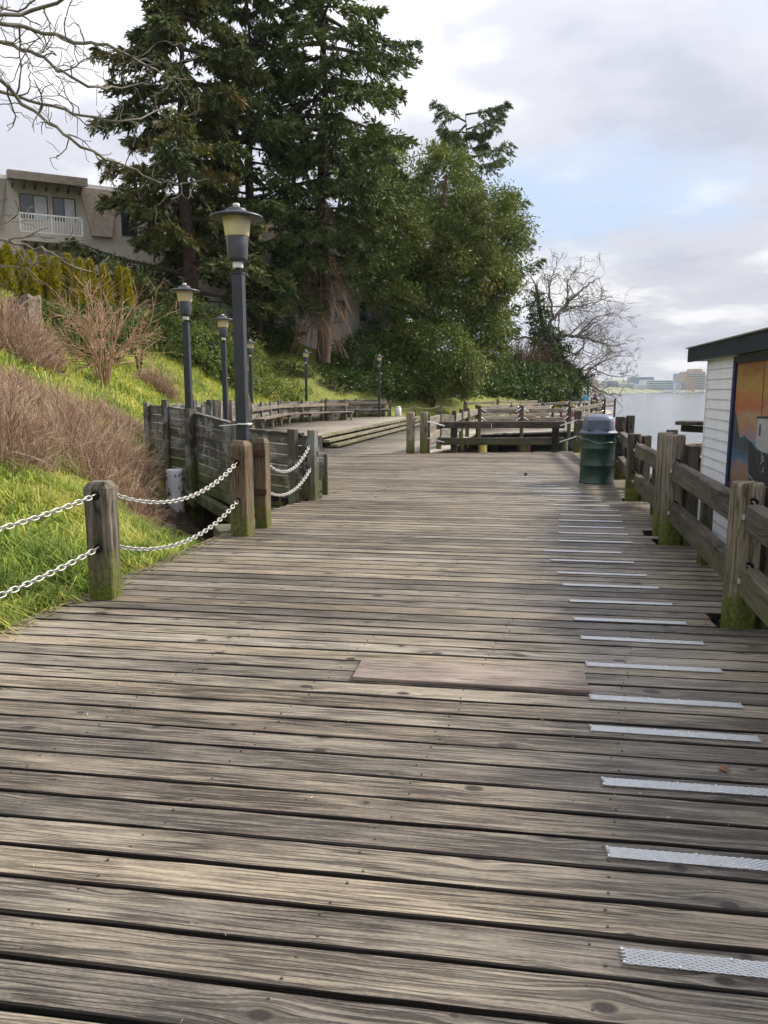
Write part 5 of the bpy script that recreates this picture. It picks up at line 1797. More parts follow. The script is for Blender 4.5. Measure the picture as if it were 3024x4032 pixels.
# ------------------------------------------------------------------ conifers
def conifer(label, base, H, Rr, z0, nbr, mat, seed, prof, trunk_r=0.35, lean=(0, 0), nsub=15, nsp=11, nq=4, ql=0.30, qw=0.085, droop=0.28, bark='bark', gap=None):
    g = np.random.default_rng(seed)
    t = thing('conifer_tree', label, 'tree', tuple(base))
    tt = Tubes(10)
    hh = np.linspace(0, H, 16)
    axis = np.stack([lean[0] * hh / H + 0.12 * np.sin(hh * 0.5), lean[1] * hh / H + 0.1 * np.cos(hh * 0.4), hh], 1)
    tt.tube(axis, trunk_r, 0.03)
    add('trunk', tt.mesh('trunk'), M[bark], t)
    lim = Tubes(5)
    P, D, Q = [], [], []
    for i in range(nbr):
        u = (i + g.uniform(0, 1)) / nbr
        h = z0 + (H - z0) * u
        az = i * 2.399 + g.uniform(-0.5, 0.5)
        ln = Rr * prof(u) * g.uniform(0.60, 1.12)
        if gap is not None and g.random() < gap(u, math.sin(az)):
            continue
        o = np.array([np.interp(h, hh, axis[:, 0]), np.interp(h, hh, axis[:, 1]), h])
        dh = np.array([math.cos(az), math.sin(az), 0.0])
        up = g.uniform(-0.05, 0.30)
        ts = np.linspace(0, 1, 9)
        dr = droop * g.uniform(0.6, 1.4)
        br = o + dh * (ln * ts)[:, None] + np.array([0, 0, 1.0]) * (ln * (up * ts - dr * ts ** 1.7 + 0.16 * ts ** 3.5))[:, None]
        lim.tube(br, 0.03 + 0.018 * ln, 0.012)
        side = np.array([-dh[1], dh[0], 0])
        tone = g.normal(0, 0.10)
        for j in range(nsub):
            tj = 0.22 + 0.78 * (j + g.uniform(0, 1)) / nsub
            sg = 1 if j % 2 else -1
            p = np.array([np.interp(tj, ts, br[:, k]) for k in range(3)])
            sl = (0.50 * ln * (1.08 - tj) + 0.35) * g.uniform(0.6, 1.15)
            sd = unit(dh * g.uniform(0.45, 0.9) + side * sg * g.uniform(0.5, 1.0) + np.array([0, 0, g.uniform(-0.45, 0.1)]))
            s = (np.arange(nsp) + g.random(nsp)) / nsp
            pts = p + sd * (sl * s)[:, None] + np.array([0, 0, -1.0]) * (sl * 0.35 * s ** 1.8)[:, None]
            if j % 2 == 0:
                lim.tube(np.array([p, p + sd * sl * 0.5 - [0, 0, sl * 0.1], pts[-1]]), 0.012, 0.004)
            pts = np.repeat(pts, nq, 0) + g.normal(0, 0.055, (nsp * nq, 3))
            dd = sd + g.normal(0, 0.55, (nsp * nq, 3)) + np.array([0, 0, -0.35])
            P.append(pts)
            D.append(dd)
            Q.append(np.full(nsp * nq, 0.45 + tone + g.normal(0, 0.12)) + g.normal(0, 0.10, nsp * nq))
    P, D, Q = np.concatenate(P), np.concatenate(D), np.concatenate(Q)
    V, F = leaf_quads(P, D, g.uniform(0.6, 1.3, len(P)) * ql, g.uniform(0.7, 1.3, len(P)) * qw)
    add('crown', fmesh('crown', V, F, Q), M[mat], t)
    add('limbs', lim.mesh('limbs'), M[bark], t)
    return t


def crown(u, k, top=0.78):
    return (1.0 - k * u) * (1.0 if u < top else 0.35 + 0.65 * (1 - u) / (1 - top))


prof_l = lambda u: crown(u, 0.20) * (0.84 + 0.18 * math.sin(u * 21))
prof_r = lambda u: (0.66 + 0.62 * math.sin(min(1, u * 1.25) * PI * 0.62)) * (0.84 + 0.22 * math.sin(u * 25 + 1)) * crown(u, 0.15, 0.85)
conifer('leftmost tall conifer with rust-brown cones in front of the apartments', (-10.3, 42.0, 4.2), 18.4, 5.7, 1.8, 84, 'fir_brown', 3, prof_l, 0.42, nsub=17, nsp=11, ql=0.36, qw=0.11, gap=lambda u, a: 0.65 if (u < 0.32 and a < 0.2) else 0.12)
conifer('dark middle conifer between the two tall ones', (-7.6, 46.5, 4.0), 20.0, 4.8, 3.0, 62, 'fir', 5, lambda u: crown(u, 0.3), 0.40, bark='bark_dark', nsub=14, nsp=10, ql=0.38, qw=0.115, gap=lambda u, a: 0.08)
conifer('tall right-hand conifer with bare reddish trunk and open crown', (-3.75, 48.0, 3.2), 22.5, 5.4, 5.0, 80, 'fir', 8, prof_r, 0.45, lean=(0.3, 0), nsub=17, nsp=11, ql=0.38, qw=0.115, gap=lambda u, a: 0.10)
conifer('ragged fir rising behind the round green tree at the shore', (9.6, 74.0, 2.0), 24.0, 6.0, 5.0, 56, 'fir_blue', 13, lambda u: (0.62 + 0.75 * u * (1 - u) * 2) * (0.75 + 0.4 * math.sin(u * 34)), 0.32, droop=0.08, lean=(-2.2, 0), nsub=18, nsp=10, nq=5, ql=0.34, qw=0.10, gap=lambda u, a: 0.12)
conifer('dark conifer filling in behind the tall ones, right of the building', (-1.0, 62.0, 4.0), 17, 4.6, 1.0, 66, 'fir', 17, lambda u: 1.0 - 0.6 * u, 0.3, bark='bark_dark', nsub=12, nsp=9, ql=0.45, qw=0.17)

# dead brown branches hanging round the right-hand trunk
dt = thing('dead_branches', 'brown dead twigs hanging in a skirt round the reddish trunk', 'branches', (-3.75, 47.6, 4.0))
tw = Tubes(4)
g = np.random.default_rng(4)
for i in range(620):
    h = g.uniform(1.2, 12.0)
    az = g.uniform(0, 2 * PI)
    lo = h < 6.5
    ln = g.uniform(0.8, 2.6) * (1.0 if lo else 0.55)
    dh = np.array([math.cos(az), math.sin(az), 0])
    ts = np.linspace(0, 1, 6)
    xo = -0.7 * max(0, (6 - h) / 6) + 0.2
    P = np.array([xo, 0, h]) + dh * (ln * ts * 0.8)[:, None] + np.array([0, 0, 1]) * (ln * (0.25 * ts - (1.1 if lo else 0.6) * ts ** 2))[:, None] + np.cumsum(g.normal(0, 0.035, (6, 3)), 0)
    P[:, 2] = np.maximum(P[:, 2], -0.6)
    tw.tube(P, 0.022, 0.010, g.uniform(0, 1))
add('twigs', tw.mesh('twigs', False), M['dead_spray'], dt)

# ------------------------------------------------------------------ broadleaf masses
def clump_cloud(g, lobes, per_area, leaves, csize, ll, lw, droop=-0.35, inner=0.25):
    """leaves in small clumps over ellipsoid lobes; lobes: (x,y,z,rx,ry,rz)"""
    P, D, Q = [], [], []
    for (cx, cy, cz, rx, ry, rz) in lobes:
        area = 4 * PI * ((rx * ry) ** 1.6 / 3 + (rx * rz) ** 1.6 / 3 + (ry * rz) ** 1.6 / 3) ** (1 / 1.6)
        n = int(area * per_area)
        v = unit(g.normal(size=(n, 3)))
        rad = np.where(g.random(n) < inner, g.uniform(0.5, 0.85, n), g.uniform(0.86, 1.08, n))
        cen = np.array([cx, cy, cz]) + v * np.array([rx, ry, rz]) * rad[:, None]
        tone = g.normal(0, 0.15, n) + g.uniform(-0.16, 0.16)
        cs = csize * g.uniform(0.6, 1.3, n)
        pts = np.repeat(cen, leaves, 0) + g.normal(0, 1, (n * leaves, 3)) * np.repeat(cs, leaves)[:, None] * np.array([1, 1, 0.75])
        out = np.repeat(v, leaves, 0)
        P.append(pts)
        D.append(out * 0.7 + g.normal(0, 0.75, (n * leaves, 3)) + np.array([0, 0, droop]))
        Q.append(np.repeat(0.48 + tone, leaves) + g.normal(0, 0.13, n * leaves))
    P, D, Q = np.concatenate(P), np.concatenate(D), np.concatenate(Q)
    V, F = leaf_quads(P, D, g.uniform(0.65, 1.3, len(P)) * ll, g.uniform(0.7, 1.2, len(P)) * lw)
    return fmesh('leaves', V, F, Q)


mt = thing('madrona_tree', 'broad round-crowned evergreen tree over the far deck', 'tree', (3.2, 58.0, 2.0))
MB_ = np.array([3.2, 58.0, 2.0])


def S(u, v, Y):
    """world point at depth Y from a sighting (used once, to lay out crowns)"""
    p = R(9.06)
    x, y = (u - 1512) / 3030, -(v - 2016) / 3030
    dy, dz = math.cos(p) + y * math.sin(p), y * math.cos(p) - math.sin(p)
    k = Y / dy
    return np.array([x * k, Y, EYE + dz * k])


lob = []
for (u, v, Y, ru, rv) in ((1590, 780, 60, 120, 150), (1740, 740, 59, 120, 130), (1690, 960, 57, 150, 130), (1900, 900, 57, 150, 150), (1980, 1010, 58, 90, 120), (1830, 1080, 56, 160, 130),
                          (1600, 1130, 57, 120, 110), (1960, 1180, 57, 80, 120), (1760, 1220, 56, 130, 110), (1900, 1290, 56, 90, 100), (1560, 1010, 58, 90, 90), (1820, 870, 60, 110, 100), (1945, 1370, 57, 50, 60), (1520, 840, 53.5, 90, 95), (1490, 1000, 52.5, 85, 85), (1470, 1130, 52, 60, 60), (1560, 1180, 53, 80, 70), (1590, 930, 54, 80, 100)):
    c_ = S(u, v, Y) - MB_
    lob.append((*c_, ru * Y / 3030, ru * Y / 3030 * 0.9, rv * Y / 3030))
g = np.random.default_rng(21)
add('crown', clump_cloud(g, lob, 1.05, 130, 0.42, 0.27, 0.10), M['madrona'], mt)
tr = Tubes(9)
tk = [(0, 0, -0.6), (-0.9, -0.2, 1.6), (-1.6, -0.4, 3.2), (-0.6, -0.3, 5.6), (0.8, 0, 8), (2.0, 0, 11), (2.4, 0, 14.5)]
tk = [np.array(p) + np.array([-1.2, -0.6, 0]) for p in tk]
tr.tube(tk, 0.60, 0.12)
tr.tube([tk[3], tk[3] + [2.5, 0, 1.5], tk[3] + [5, 0, 2.8], tk[3] + [7, 0.3, 5]], 0.28, 0.06)
tr.tube([tk[2], tk[2] + [2.2, -0.6, 0.6], tk[2] + [4.5, -1, 1.6], tk[2] + [6.5, -1, 2.0]], 0.26, 0.06)
tr.tube([tk[3], tk[3] + [-1.5, 0, 2.5], tk[3] + [-2.5, 0, 6], tk[3] + [-2.2, 0, 9]], 0.25, 0.05)
tr.tube([tk[4], tk[4] + [1.8, 0, 2.0], tk[4] + [4.5, 0, 4.5]], 0.2, 0.05)
add('trunk', tr.mesh('trunk'), M['bark_red'], mt)

# bright rounded bush in front of it
bb = thing('broadleaf_bush', 'bright green rounded broadleaf bush beneath the big evergreen', 'bush', (2.9, 52.5, 0.5))
BB_ = np.array([2.9, 52.5, 0.5])
lob = []
for (u, v, Y, ru, rv) in ((1610, 1360, 53, 110, 80), (1740, 1400, 52, 120, 95), (1840, 1440, 52.5, 70, 75), (1570, 1450, 53, 80, 70), (1690, 1490, 52, 100, 60), (1830, 1500, 53, 60, 50)):
    c_ = S(u, v, Y) - BB_
    lob.append((*c_, ru * Y / 3030, ru * Y / 3030 * 0.8, rv * Y / 3030))
add('leaves', clump_cloud(g, lob, 2.0, 80, 0.33, 0.26, 0.095), M['madrona'], bb)
st_ = Tubes(6)
for k in range(7):
    a_ = k * 0.9
    st_.tube([(0.3 * math.cos(a_), 0.3 * math.sin(a_), -0.5), (0.9 * math.cos(a_), 0.5 * math.sin(a_), 1.2), (1.9 * math.cos(a_), 0.8 * math.sin(a_), 2.6)], 0.09, 0.03)
tag(add('stems', st_.mesh('stems'), M['bark_red'], bb), kind='stuff')


def hedge(name, label, sights, mat, per, leaves, cs, ll, lw, cat='hedge', seed=1, droop=-0.2):
    g = np.random.default_rng(seed)
    pts = [S(u, v, Y) for (u, v, Y, ru, rv) in sights]
    b_ = np.mean(pts, 0)
    b_[2] = float(hgt(b_[0], b_[1]))
    t = thing(name, label, cat, tuple(b_))
    lob = [(*(p - b_), ru * Y / 3030, ru * Y / 3030 * 0.8, rv * Y / 3030) for p, (u, v, Y, ru, rv) in zip(pts, sights)]
    add('leaves', clump_cloud(g, lob, per, leaves, cs, ll, lw, droop), M[mat], t)
    s_ = Tubes(5)
    for (cx, cy, cz, rx, ry, rz) in lob:
        for k in range(4):
            a_ = g.uniform(0, 6.28)
            zb_ = float(hgt(b_[0] + cx, b_[1] + cy)) - b_[2] - 0.2
            s_.tube([(cx, cy, zb_), (cx + rx * 0.4 * math.cos(a_), cy + ry * 0.4 * math.sin(a_), cz), (cx + rx * 0.75 * math.cos(a_), cy + ry * 0.75 * math.sin(a_), cz + rz * 0.5)], 0.05, 0.015)
    tag(add('stems', s_.mesh('stems'), M['bark_dark'], t), kind='stuff')
    return t


hedge('laurel_hedge', 'dense laurel hedge above the bright grass left of the nearest pole', [(610, 1325, 38, 95, 90), (700, 1350, 38.5, 95, 95), (790, 1395, 39.5, 90, 95), (740, 1260, 40.5, 90, 90), (640, 1255, 39.5, 80, 70), (840, 1320, 41.5, 90, 100)], 'laurel', 3.6, 52, 0.24, 0.17, 0.07, seed=31)
hedge('laurel_hedge', 'laurel hedge running down to the benches right of the third lamp', [(870, 1445, 40.5, 85, 85), (950, 1495, 41, 80, 80), (1040, 1545, 42, 80, 52), (930, 1395, 42.5, 90, 100), (1000, 1465, 43, 70, 80), (1160, 1548, 44, 50, 35)], 'laurel', 3.6, 52, 0.24, 0.17, 0.07, seed=32)
hedge('dark_shrub', 'dark evergreen shrubs in the shade under the conifers', [(1050, 1250, 50, 110, 130), (1080, 1400, 50, 90, 110), (1400, 1450, 51, 110, 110), (1480, 1360, 54, 70, 90), (1500, 1520, 50, 120, 60), (1330, 1520, 49, 120, 60), (1560, 1480, 52, 60, 90), (1240, 1520, 48.5, 90, 60), (1130, 1500, 47.5, 70, 60)],
      'ivy', 2.4, 48, 0.30, 0.22, 0.10, 'shrub', 33)
hedge('rhododendron', 'glossy dark rhododendron between the stump and the cedars', [(200, 1275, 27, 65, 75), (280, 1250, 28, 70, 70), (370, 1240, 28.5, 70, 65), (450, 1285, 29, 80, 80), (330, 1345, 26.5, 80, 75), (540, 1305, 30, 70, 80), (250, 1390, 24.5, 60, 55), (420, 1370, 27, 80, 60)], 'ivy', 5.0, 48, 0.17, 0.15, 0.06, 'shrub', 34)
# ivy bank at the shore
g = np.random.default_rng(40)
lob = []
for k in range(46):
    f = k / 45
    u = 1500 + 760 * f
    Y = 52 + 24 * f
    p = S(u, 1520 - 30 * math.sin(f * 3), Y)
    for dz, dy in ((-0.6, -0.8), (0.7, 0.4)):
        r_ = g.uniform(1.0, 1.5)
        lob.append((p[0], Y + dy, p[2] + dz - 0.2 + g.uniform(-0.2, 0.2), r_, r_, r_ * 0.85))
for (u, v, Y, ru, rv) in ((1950, 1400, 68, 60, 80), (2010, 1470, 70, 60, 50), (1880, 1420, 66, 50, 70)):
    p = S(u, v, Y)
    lob.append((*p, ru * Y / 3030, ru * Y / 3030, rv * Y / 3030))
tag(add('ivy_bank', clump_cloud(g, lob, 1.25, 42, 0.30, 0.24, 0.13), M['ivy']), 'dark ivy covering the bank behind the far railings', 'ivy', kind='stuff')
# brown leafless brush above the ivy
g = np.random.default_rng(41)
bt = Tubes(4)
for k in range(1500):
    f = g.random()
    u, v, Y = 1990 + 260 * f, 1500 - 10 * g.random(), 70 + 7 * f
    p = S(u, v, Y) + g.normal(0, 0.3, 3)
    topz = (150 - 120 * abs(f - 0.15)) * Y / 3030 * g.uniform(0.4, 1.0)
    P, _ = wobble_path(p, (g.normal(0, 0.35), g.normal(0, 0.3), 1), topz + 0.6, 5, 0.22, -0.03, g)
    bt.tube(P, 0.03, 0.012, g.uniform(0, 0.7))
br = thing('brown_brush', 'brown leafless brush between the ivy and the bare tree', 'brush', tuple(S(2110, 1540, 73)))
o = add('twigs', bt.mesh('twigs', False), M['dead_spray'], br)
o.location = -Vector(S(2110, 1540, 73))


# ------------------------------------------------------------------ bare trees
def sprout(T, g, p, d, length, r, depth, kink=0.22, sag=0.0, k=6, spread=0.9, minr=0.004, nch=4, tone=0.5):
    P, dn = wobble_path(p, d, length, k, kink, sag, g)
    T.tube(P, r, max(minr, r * 0.45), tone)
    if depth <= 0:
        return
    for i in range(nch):
        f = g.uniform(0.25, 1.0)
        j = min(k - 1, int(f * k))
        q = P[j] + (P[j + 1] - P[j]) * (f * k - j if j < k - 1 else 0.9)
        dd = unit(P[j + 1] - P[j])
        dd = unit(dd * 0.75 + g.normal(0, spread * 0.55, 3))
        sprout(T, g, q, dd, length * g.uniform(0.40, 0.70), max(minr, r * g.uniform(0.38, 0.6)), depth - 1, kink, sag, max(4, k - 1), spread, minr, nch, tone)


def limb(T, g, pts, r0, r1, depth, nch, ln, kink=0.22, sag=0.0, minr=0.004, tone=0.5, f0=0.05, flat=None):
    pts = np.array(pts, float)
    s = np.concatenate([[0], np.cumsum(np.linalg.norm(np.diff(pts, axis=0), axis=1))])
    q = np.linspace(0, s[-1], len(pts) * 4)
    P = np.stack([np.interp(q, s, pts[:, k]) for k in range(3)], 1)
    for _ in range(2):
        P[1:-1] = (P[:-2] + 2 * P[1:-1] + P[2:]) / 4
    P[1:-1] += g.normal(0, r0 * 0.35, P[1:-1].shape)
    T.tube(P, r0, r1, tone)
    for i in range(nch):
        f = f0 + (1 - f0) * (i + g.random()) / nch
        j = min(len(P) - 2, int(f * (len(P) - 1)))
        dd = unit(P[j + 1] - P[j])
        rj = r0 + (r1 - r0) * f
        nn = g.normal(0, 0.65, 3)
        if flat is not None:
            nn = nn * flat
        dd = unit(dd * 0.6 + nn)
        sprout(T, g, P[j], dd, ln * g.uniform(0.5, 1.2) * (1.1 - 0.5 * f), max(minr, rj * g.uniform(0.35, 0.6)), depth, kink, sag, 6, 0.9, minr, 3, tone)


# limbs of the tree that reaches in from the upper left
g = np.random.default_rng(52)
lt = thing('bare_tree', 'bare lichen-covered tree reaching in from the upper left edge', 'tree', (-8.3, 10.5, 2.2))
LB = np.array([-8.3, 10.5, 2.2])
T = Tubes(6)
trunk_top = np.array([-7.6, 10.4, 6.2])
T.tube([(-8.3, 10.5, 1.6), (-8.2, 10.5, 3.2), (-7.9, 10.4, 4.8), trunk_top], 0.24, 0.15)
LIMBS = [([(0, 77), (115, 53), (230, 8), (300, -60)], 9.6, 0.032, 0.018, 10, (-7.0, 10.0, 6.6)),
         ([(0, 92), (125, 114), (290, 169), (405, 178), (500, 198), (580, 260), (675, 309), (762, 313)], 9.2, 0.038, 0.007, 22, (-7.0, 10.0, 6.4)),
         ([(0, 159), (106, 198), (193, 241), (260, 299), (347, 347), (434, 347), (559, 338), (600, 328)], 9.8, 0.034, 0.010, 22, (-7.2, 10.2, 6.0)),
         ([(0, 294), (58, 371), (145, 453), (250, 511), (318, 579), (434, 627), (530, 675), (636, 723), (752, 728), (820, 704)], 8.8, 0.036, 0.006, 24, (-7.2, 10.0, 5.7)),
         ([(0, 362), (116, 400), (270, 439), (386, 472), (500, 482), (598, 443), (690, 410)], 9.9, 0.032, 0.007, 22, (-7.3, 10.2, 5.6)),
         ([(0, 20), (60, 60), (120, 20), (160, -40)], 10.2, 0.02, 0.010, 8, (-7.0, 10.2, 6.8)),
         ([(0, 952), (78, 960), (157, 980), (211, 1001), (253, 1025), (301, 1056), (362, 1071)], 8.4, 0.034, 0.007, 18, (-7.4, 10.0, 4.4)),
         ([(0, 1060), (60, 1045), (110, 1060)], 8.2, 0.018, 0.006, 5, (-7.6, 10.0, 4.2)),
         ([(0, 900), (40, 870), (90, 840), (60, 790)], 8.8, 0.016, 0.005, 9, (-7.4, 10.2, 4.6))]
for pts, Y, r0, r1, nch, root in LIMBS:
    W = [np.array(root)] + [S(u, v, Y + 0.5 * math.sin(i * 1.3)) for i, (u, v) in enumerate(pts)]
    limb(T, g, W, r0, r1, 1, int(nch * 1.25), 0.62, 0.32, 0.0, 0.0032, flat=np.array([1, 0.6, 1]))
    T.tube([trunk_top - [0, 0, 0.8], W[0]], 0.07, r0)
me = T.mesh('limbs')
o = add('limbs', me, M['bark_grey'], lt)
o.location = -Vector(LB)

# big leafless tree leaning over the water, its trunk wrapped in ivy
g = np.random.default_rng(61)
YB = 76.0
base = S(2165, 1560, YB)
bt2 = thing('bare_tree', 'leafless spreading tree leaning over the water with ivy-wrapped trunk', 'tree', tuple(base))
T = Tubes(5)


def C5(pts, Y=YB):
    return [S(1400 + a_ / 1.3825, 400 + b_ / 1.3825, Y + 1.2 * math.sin(i * 1.7 + a_)) for i, (a_, b_) in enumerate(pts)]


T.tube([S(2150, 1570, YB), S(2160, 1460, YB), S(2150, 1340, YB), S(2125, 1220, YB), S(2110, 1120, YB)], 0.45, 0.16)
for pts, r0, r1, nch, ln in (([(1040, 1400), (1130, 1405), (1200, 1450), (1240, 1500), (1300, 1560), (1370, 1592), (1450, 1596)], 0.26, 0.05, 22, 3.0),
                             ([(1240, 1500), (1212, 1540), (1206, 1592), (1204, 1615)], 0.08, 0.03, 6, 1.5),
                             ([(1255, 1510), (1265, 1560), (1330, 1590), (1335, 1640)], 0.08, 0.03, 8, 1.6),
                             ([(1250, 1490), (1310, 1430), (1380, 1400), (1450, 1380), (1520, 1390)], 0.10, 0.02, 16, 2.6),
                             ([(1230, 1470), (1290, 1450), (1360, 1490), (1440, 1500), (1500, 1490)], 0.10, 0.02, 14, 2.4),
                             ([(1070, 1300), (1130, 1270), (1190, 1275), (1250, 1280), (1310, 1310), (1400, 1330), (1480, 1320)], 0.20, 0.03, 22, 3.0),
                             ([(1100, 1335), (1200, 1378), (1240, 1340), (1240, 1290), (1290, 1230), (1350, 1200)], 0.13, 0.03, 14, 2.8),
                             ([(1030, 1250), (1090, 1170), (1140, 1120), (1200, 1050), (1280, 980), (1330, 960)], 0.20, 0.03, 22, 3.2),
                             ([(1080, 1190), (1060, 1100), (1050, 1000), (1090, 900), (1100, 845)], 0.14, 0.03, 16, 3.0),
                             ([(1090, 1170), (1160, 1080), (1150, 990), (1190, 920), (1230, 890)], 0.10, 0.03, 14, 2.8),
                             ([(1140, 1130), (1240, 1110), (1340, 1080), (1400, 1060)], 0.10, 0.02, 14, 2.6),
                             ([(970, 1110), (1000, 1030), (960, 960), (930, 930)], 0.12, 0.03, 9, 2.2),
                             ([(1040, 1330), (940, 1280), (860, 1300), (800, 1240)], 0.16, 0.05, 6, 2.0),
                             ([(1200, 1280), (1290, 1180), (1400, 1150), (1470, 1180)], 0.09, 0.02, 14, 2.6)):
    limb(T, g, C5(pts), r0, r1, 2, nch, ln, 0.30, -0.01, 0.012, f0=0.12, flat=np.array([1, 0.5, 1]))
o = add('limbs', T.mesh('limbs'), M['bark_bare'], bt2)
o.location = -Vector(base)
lob = []
for (u, v, ru, rv) in ((2165, 1500, 55, 60), (2160, 1420, 60, 60), (2150, 1345, 55, 60), (2125, 1270, 40, 55), (2110, 1195, 28, 45), (2200, 1390, 40, 40), (2185, 1340, 45, 35)):
    lob.append((*(S(u, v, YB - 0.3) - base), ru * YB / 3030, ru * YB / 3030, rv * YB / 3030))
add('ivy', clump_cloud(g, lob, 1.7, 46, 0.28, 0.26, 0.14), M['ivy'], bt2)

# ------------------------------------------------------------------ cedar hedge
g = np.random.default_rng(71)
CED = [(46, 963, 1250, 34), (97, 989, 1255, 30), (139, 993, 1260, 30), (186, 1010, 1260, 28), (228, 1014, 1240, 26), (278, 1001, 1230, 32), (325, 1018, 1220, 26), (363, 1022, 1215, 24), (418, 1041, 1200, 28), (477, 1048, 1215, 26), (504, 1056, 1215, 22), (305, 1092, 1215, 20), (12, 985, 1250, 30)]
CL = ['with the tallest tip near the left edge', 'just right of the tallest cedar', 'third from the tallest, before the balcony', 'left of the gap showing balcony rail', 'right of the gap, narrow and olive', 'broad one in the middle of the row',
      'slightly right of the middle', 'thin one right of the middle', 'third from the right end', 'second from the right end', 'at the right end beside the conifer', 'low one standing in front of the middle', 'cut by the left picture edge']
for i, (u, vt_, vb, ru) in enumerate(CED):
    Y = 31.0 + 0.004 * u + (0.6 if i % 2 else 0) - (0.8 if i == 11 else 0)
    pt_, pb = S(u, vt_, Y), S(u, vb, Y)
    zb_ = min(pb[2], float(hgt(pb[0], Y)))
    h = pt_[2] - zb_
    rad = ru * Y / 3030 * 1.05
    t = thing('cedar_tree', 'columnar golden-green cedar ' + CL[i], 'tree', (pb[0], Y, zb_), 0, 'row of columnar cedars')
    n = 5200
    zz_ = g.uniform(0, 1, n) ** 0.85
    az = g.uniform(0, 2 * PI, n)
    pr_ = np.minimum(1, 2.6 * (1 - zz_)) ** 0.75 * (0.86 + 0.14 * np.sin(zz_ * 5))
    rr_ = rad * pr_ * (0.80 + 0.20 * g.random(n) + 0.10 * np.sin(az * 4 + zz_ * 9) + 0.08 * np.sin(az * 7 - zz_ * 21))
    P = np.stack([rr_ * np.cos(az), rr_ * np.sin(az), zz_ * h * 0.97], 1)
    D = np.stack([np.cos(az) * 0.55, np.sin(az) * 0.55, np.full(n, 0.9)], 1) + g.normal(0, 0.35, (n, 3))
    V, F = leaf_quads(P, D, g.uniform(0.10, 0.22, n), g.uniform(0.04, 0.075, n))
    q = 0.40 + 0.25 * np.sin(az * 4 + zz_ * 9) * 0.6 + g.normal(0, 0.18, n)
    add('crown', fmesh('crown', V, F, q), M['cedar'], t)
    tt = Tubes(6)
    tt.tube([(0, 0, -0.3), (0, 0, h * 0.8)], 0.06, 0.02)
    add('trunk', tt.mesh('trunk'), M['bark_dark'], t)

# stump in front of the cedars
sp = S(100, 1270, 22)
sv_, sf_ = [], []
n = 28
for k, (z, s) in enumerate(((-0.6, 1.15), (0.1, 1.05), (0.35, 1.0), (0.58, 1.02), (0.66, 0.96), (0.60, 0.55), (0.58, 0.1))):
    for j in range(n):
        a_ = 2 * PI * j / n
        rj = 0.42 * s * (1 + 0.07 * math.sin(7 * a_ + 1) + 0.05 * math.sin(13 * a_) + 0.03 * math.sin(19 * a_ + k))
        sv_.append((rj * math.cos(a_), rj * math.sin(a_), z + (0.05 * math.sin(5 * a_) + 0.06 * math.cos(a_)) * (k > 2)))
for k in range(6):
    for j in range(n):
        q = (j + 1) % n
        sf_.append((k * n + j, k * n + q, (k + 1) * n + q, (k + 1) * n + j))
sf_.append(tuple(6 * n + j for j in range(n)))
tag(add('tree_stump', pmesh('tree_stump', sv_, sf_), M['stump'], None, tuple(sp)), 'broad cut tree stump at the top of the bank, far left', 'stump')


# ------------------------------------------------------------------ brown twiggy shrubs on the bank
def twig_shrub(label, x, y, rx, ry, h, n, seed, wd=0.0045):
    g = np.random.default_rng(seed)
    z = float(hgt(x, y))
    t = thing('twig_shrub', label, 'shrub', (x, y, z), 0, 'brown leafless shrubs on the bank')
    a_ = g.uniform(0, 2 * PI, n)
    q = np.sqrt(g.random(n))
    bx, by = rx * q * np.cos(a_), ry * q * np.sin(a_)
    bz = hgt(x + bx, y + by) - z
    hh = h * (1 - 0.55 * q ** 2.5) * g.uniform(0.40, 1.15, n) * (1 + 0.28 * np.sin(bx * 4 + seed) * np.cos(by * 3.3 + seed)) * np.where(g.random(n) < 0.03, 1.3, 1.0)
    out = np.stack([np.cos(a_), np.sin(a_), 0 * a_], 1) * (q * 0.45)[:, None] + g.normal(0, 0.22, (n, 3)) * [1, 1, 0]
    V, F, Qv = [], [], []
    prev = np.stack([bx, by, bz], 1)
    prev[:, 2] += hh * np.where(g.random(n) < 0.6, g.uniform(0.2, 0.6, n), 0)
    left = np.maximum(hh - (prev[:, 2] - bz), 0.15)
    k = 4
    side = unit(np.cross(np.stack([out[:, 0], out[:, 1], np.ones(n)], 1), g.normal(size=(n, 3))))
    w = (wd * g.uniform(0.6, 1.4, n))[:, None]
    ringsL, ringsR = [prev - side * w], [prev + side * w]
    d = out + [0, 0, 1.0]
    for s in range(k):
        d = unit(d + g.normal(0, 0.28, (n, 3)) + np.array([0, 0, -0.10 * s]))
        prev = prev + d * (left / k)[:, None]
        ww = w * (1 - 0.2 * (s + 1))
        ringsL.append(prev - side * ww)
        ringsR.append(prev + side * ww)
    A = np.stack(ringsL + ringsR, 1)
    V = A.reshape(-1, 3)
    i0 = np.arange(n)[:, None] * (2 * (k + 1))
    F = np.concatenate([i0 + np.array([[s, s + 1, k + 1 + s + 1, k + 1 + s]]) for s in range(k)])
    tone = np.clip(g.normal(0.45, 0.24, n), 0, 1)
    add('twigs', fmesh('twigs', V, F, np.concatenate([np.clip(tone + 0.05 * s, 0, 1) for s in range(k)])), M['spirea'], t)
    m = 60
    stt = Tubes(4)
    for i in range(m):
        j = g.integers(n)
        p = np.array([bx[j], by[j], bz[j] - 0.05])
        P, _ = wobble_path(p, (out[j, 0], out[j, 1], 1), hh[j] * 0.8, 4, 0.12, 0, g)
        stt.tube(P, 0.010, 0.004)
    tag(add('stems', stt.mesh('stems'), M['dead'], t), kind='stuff')
    return t


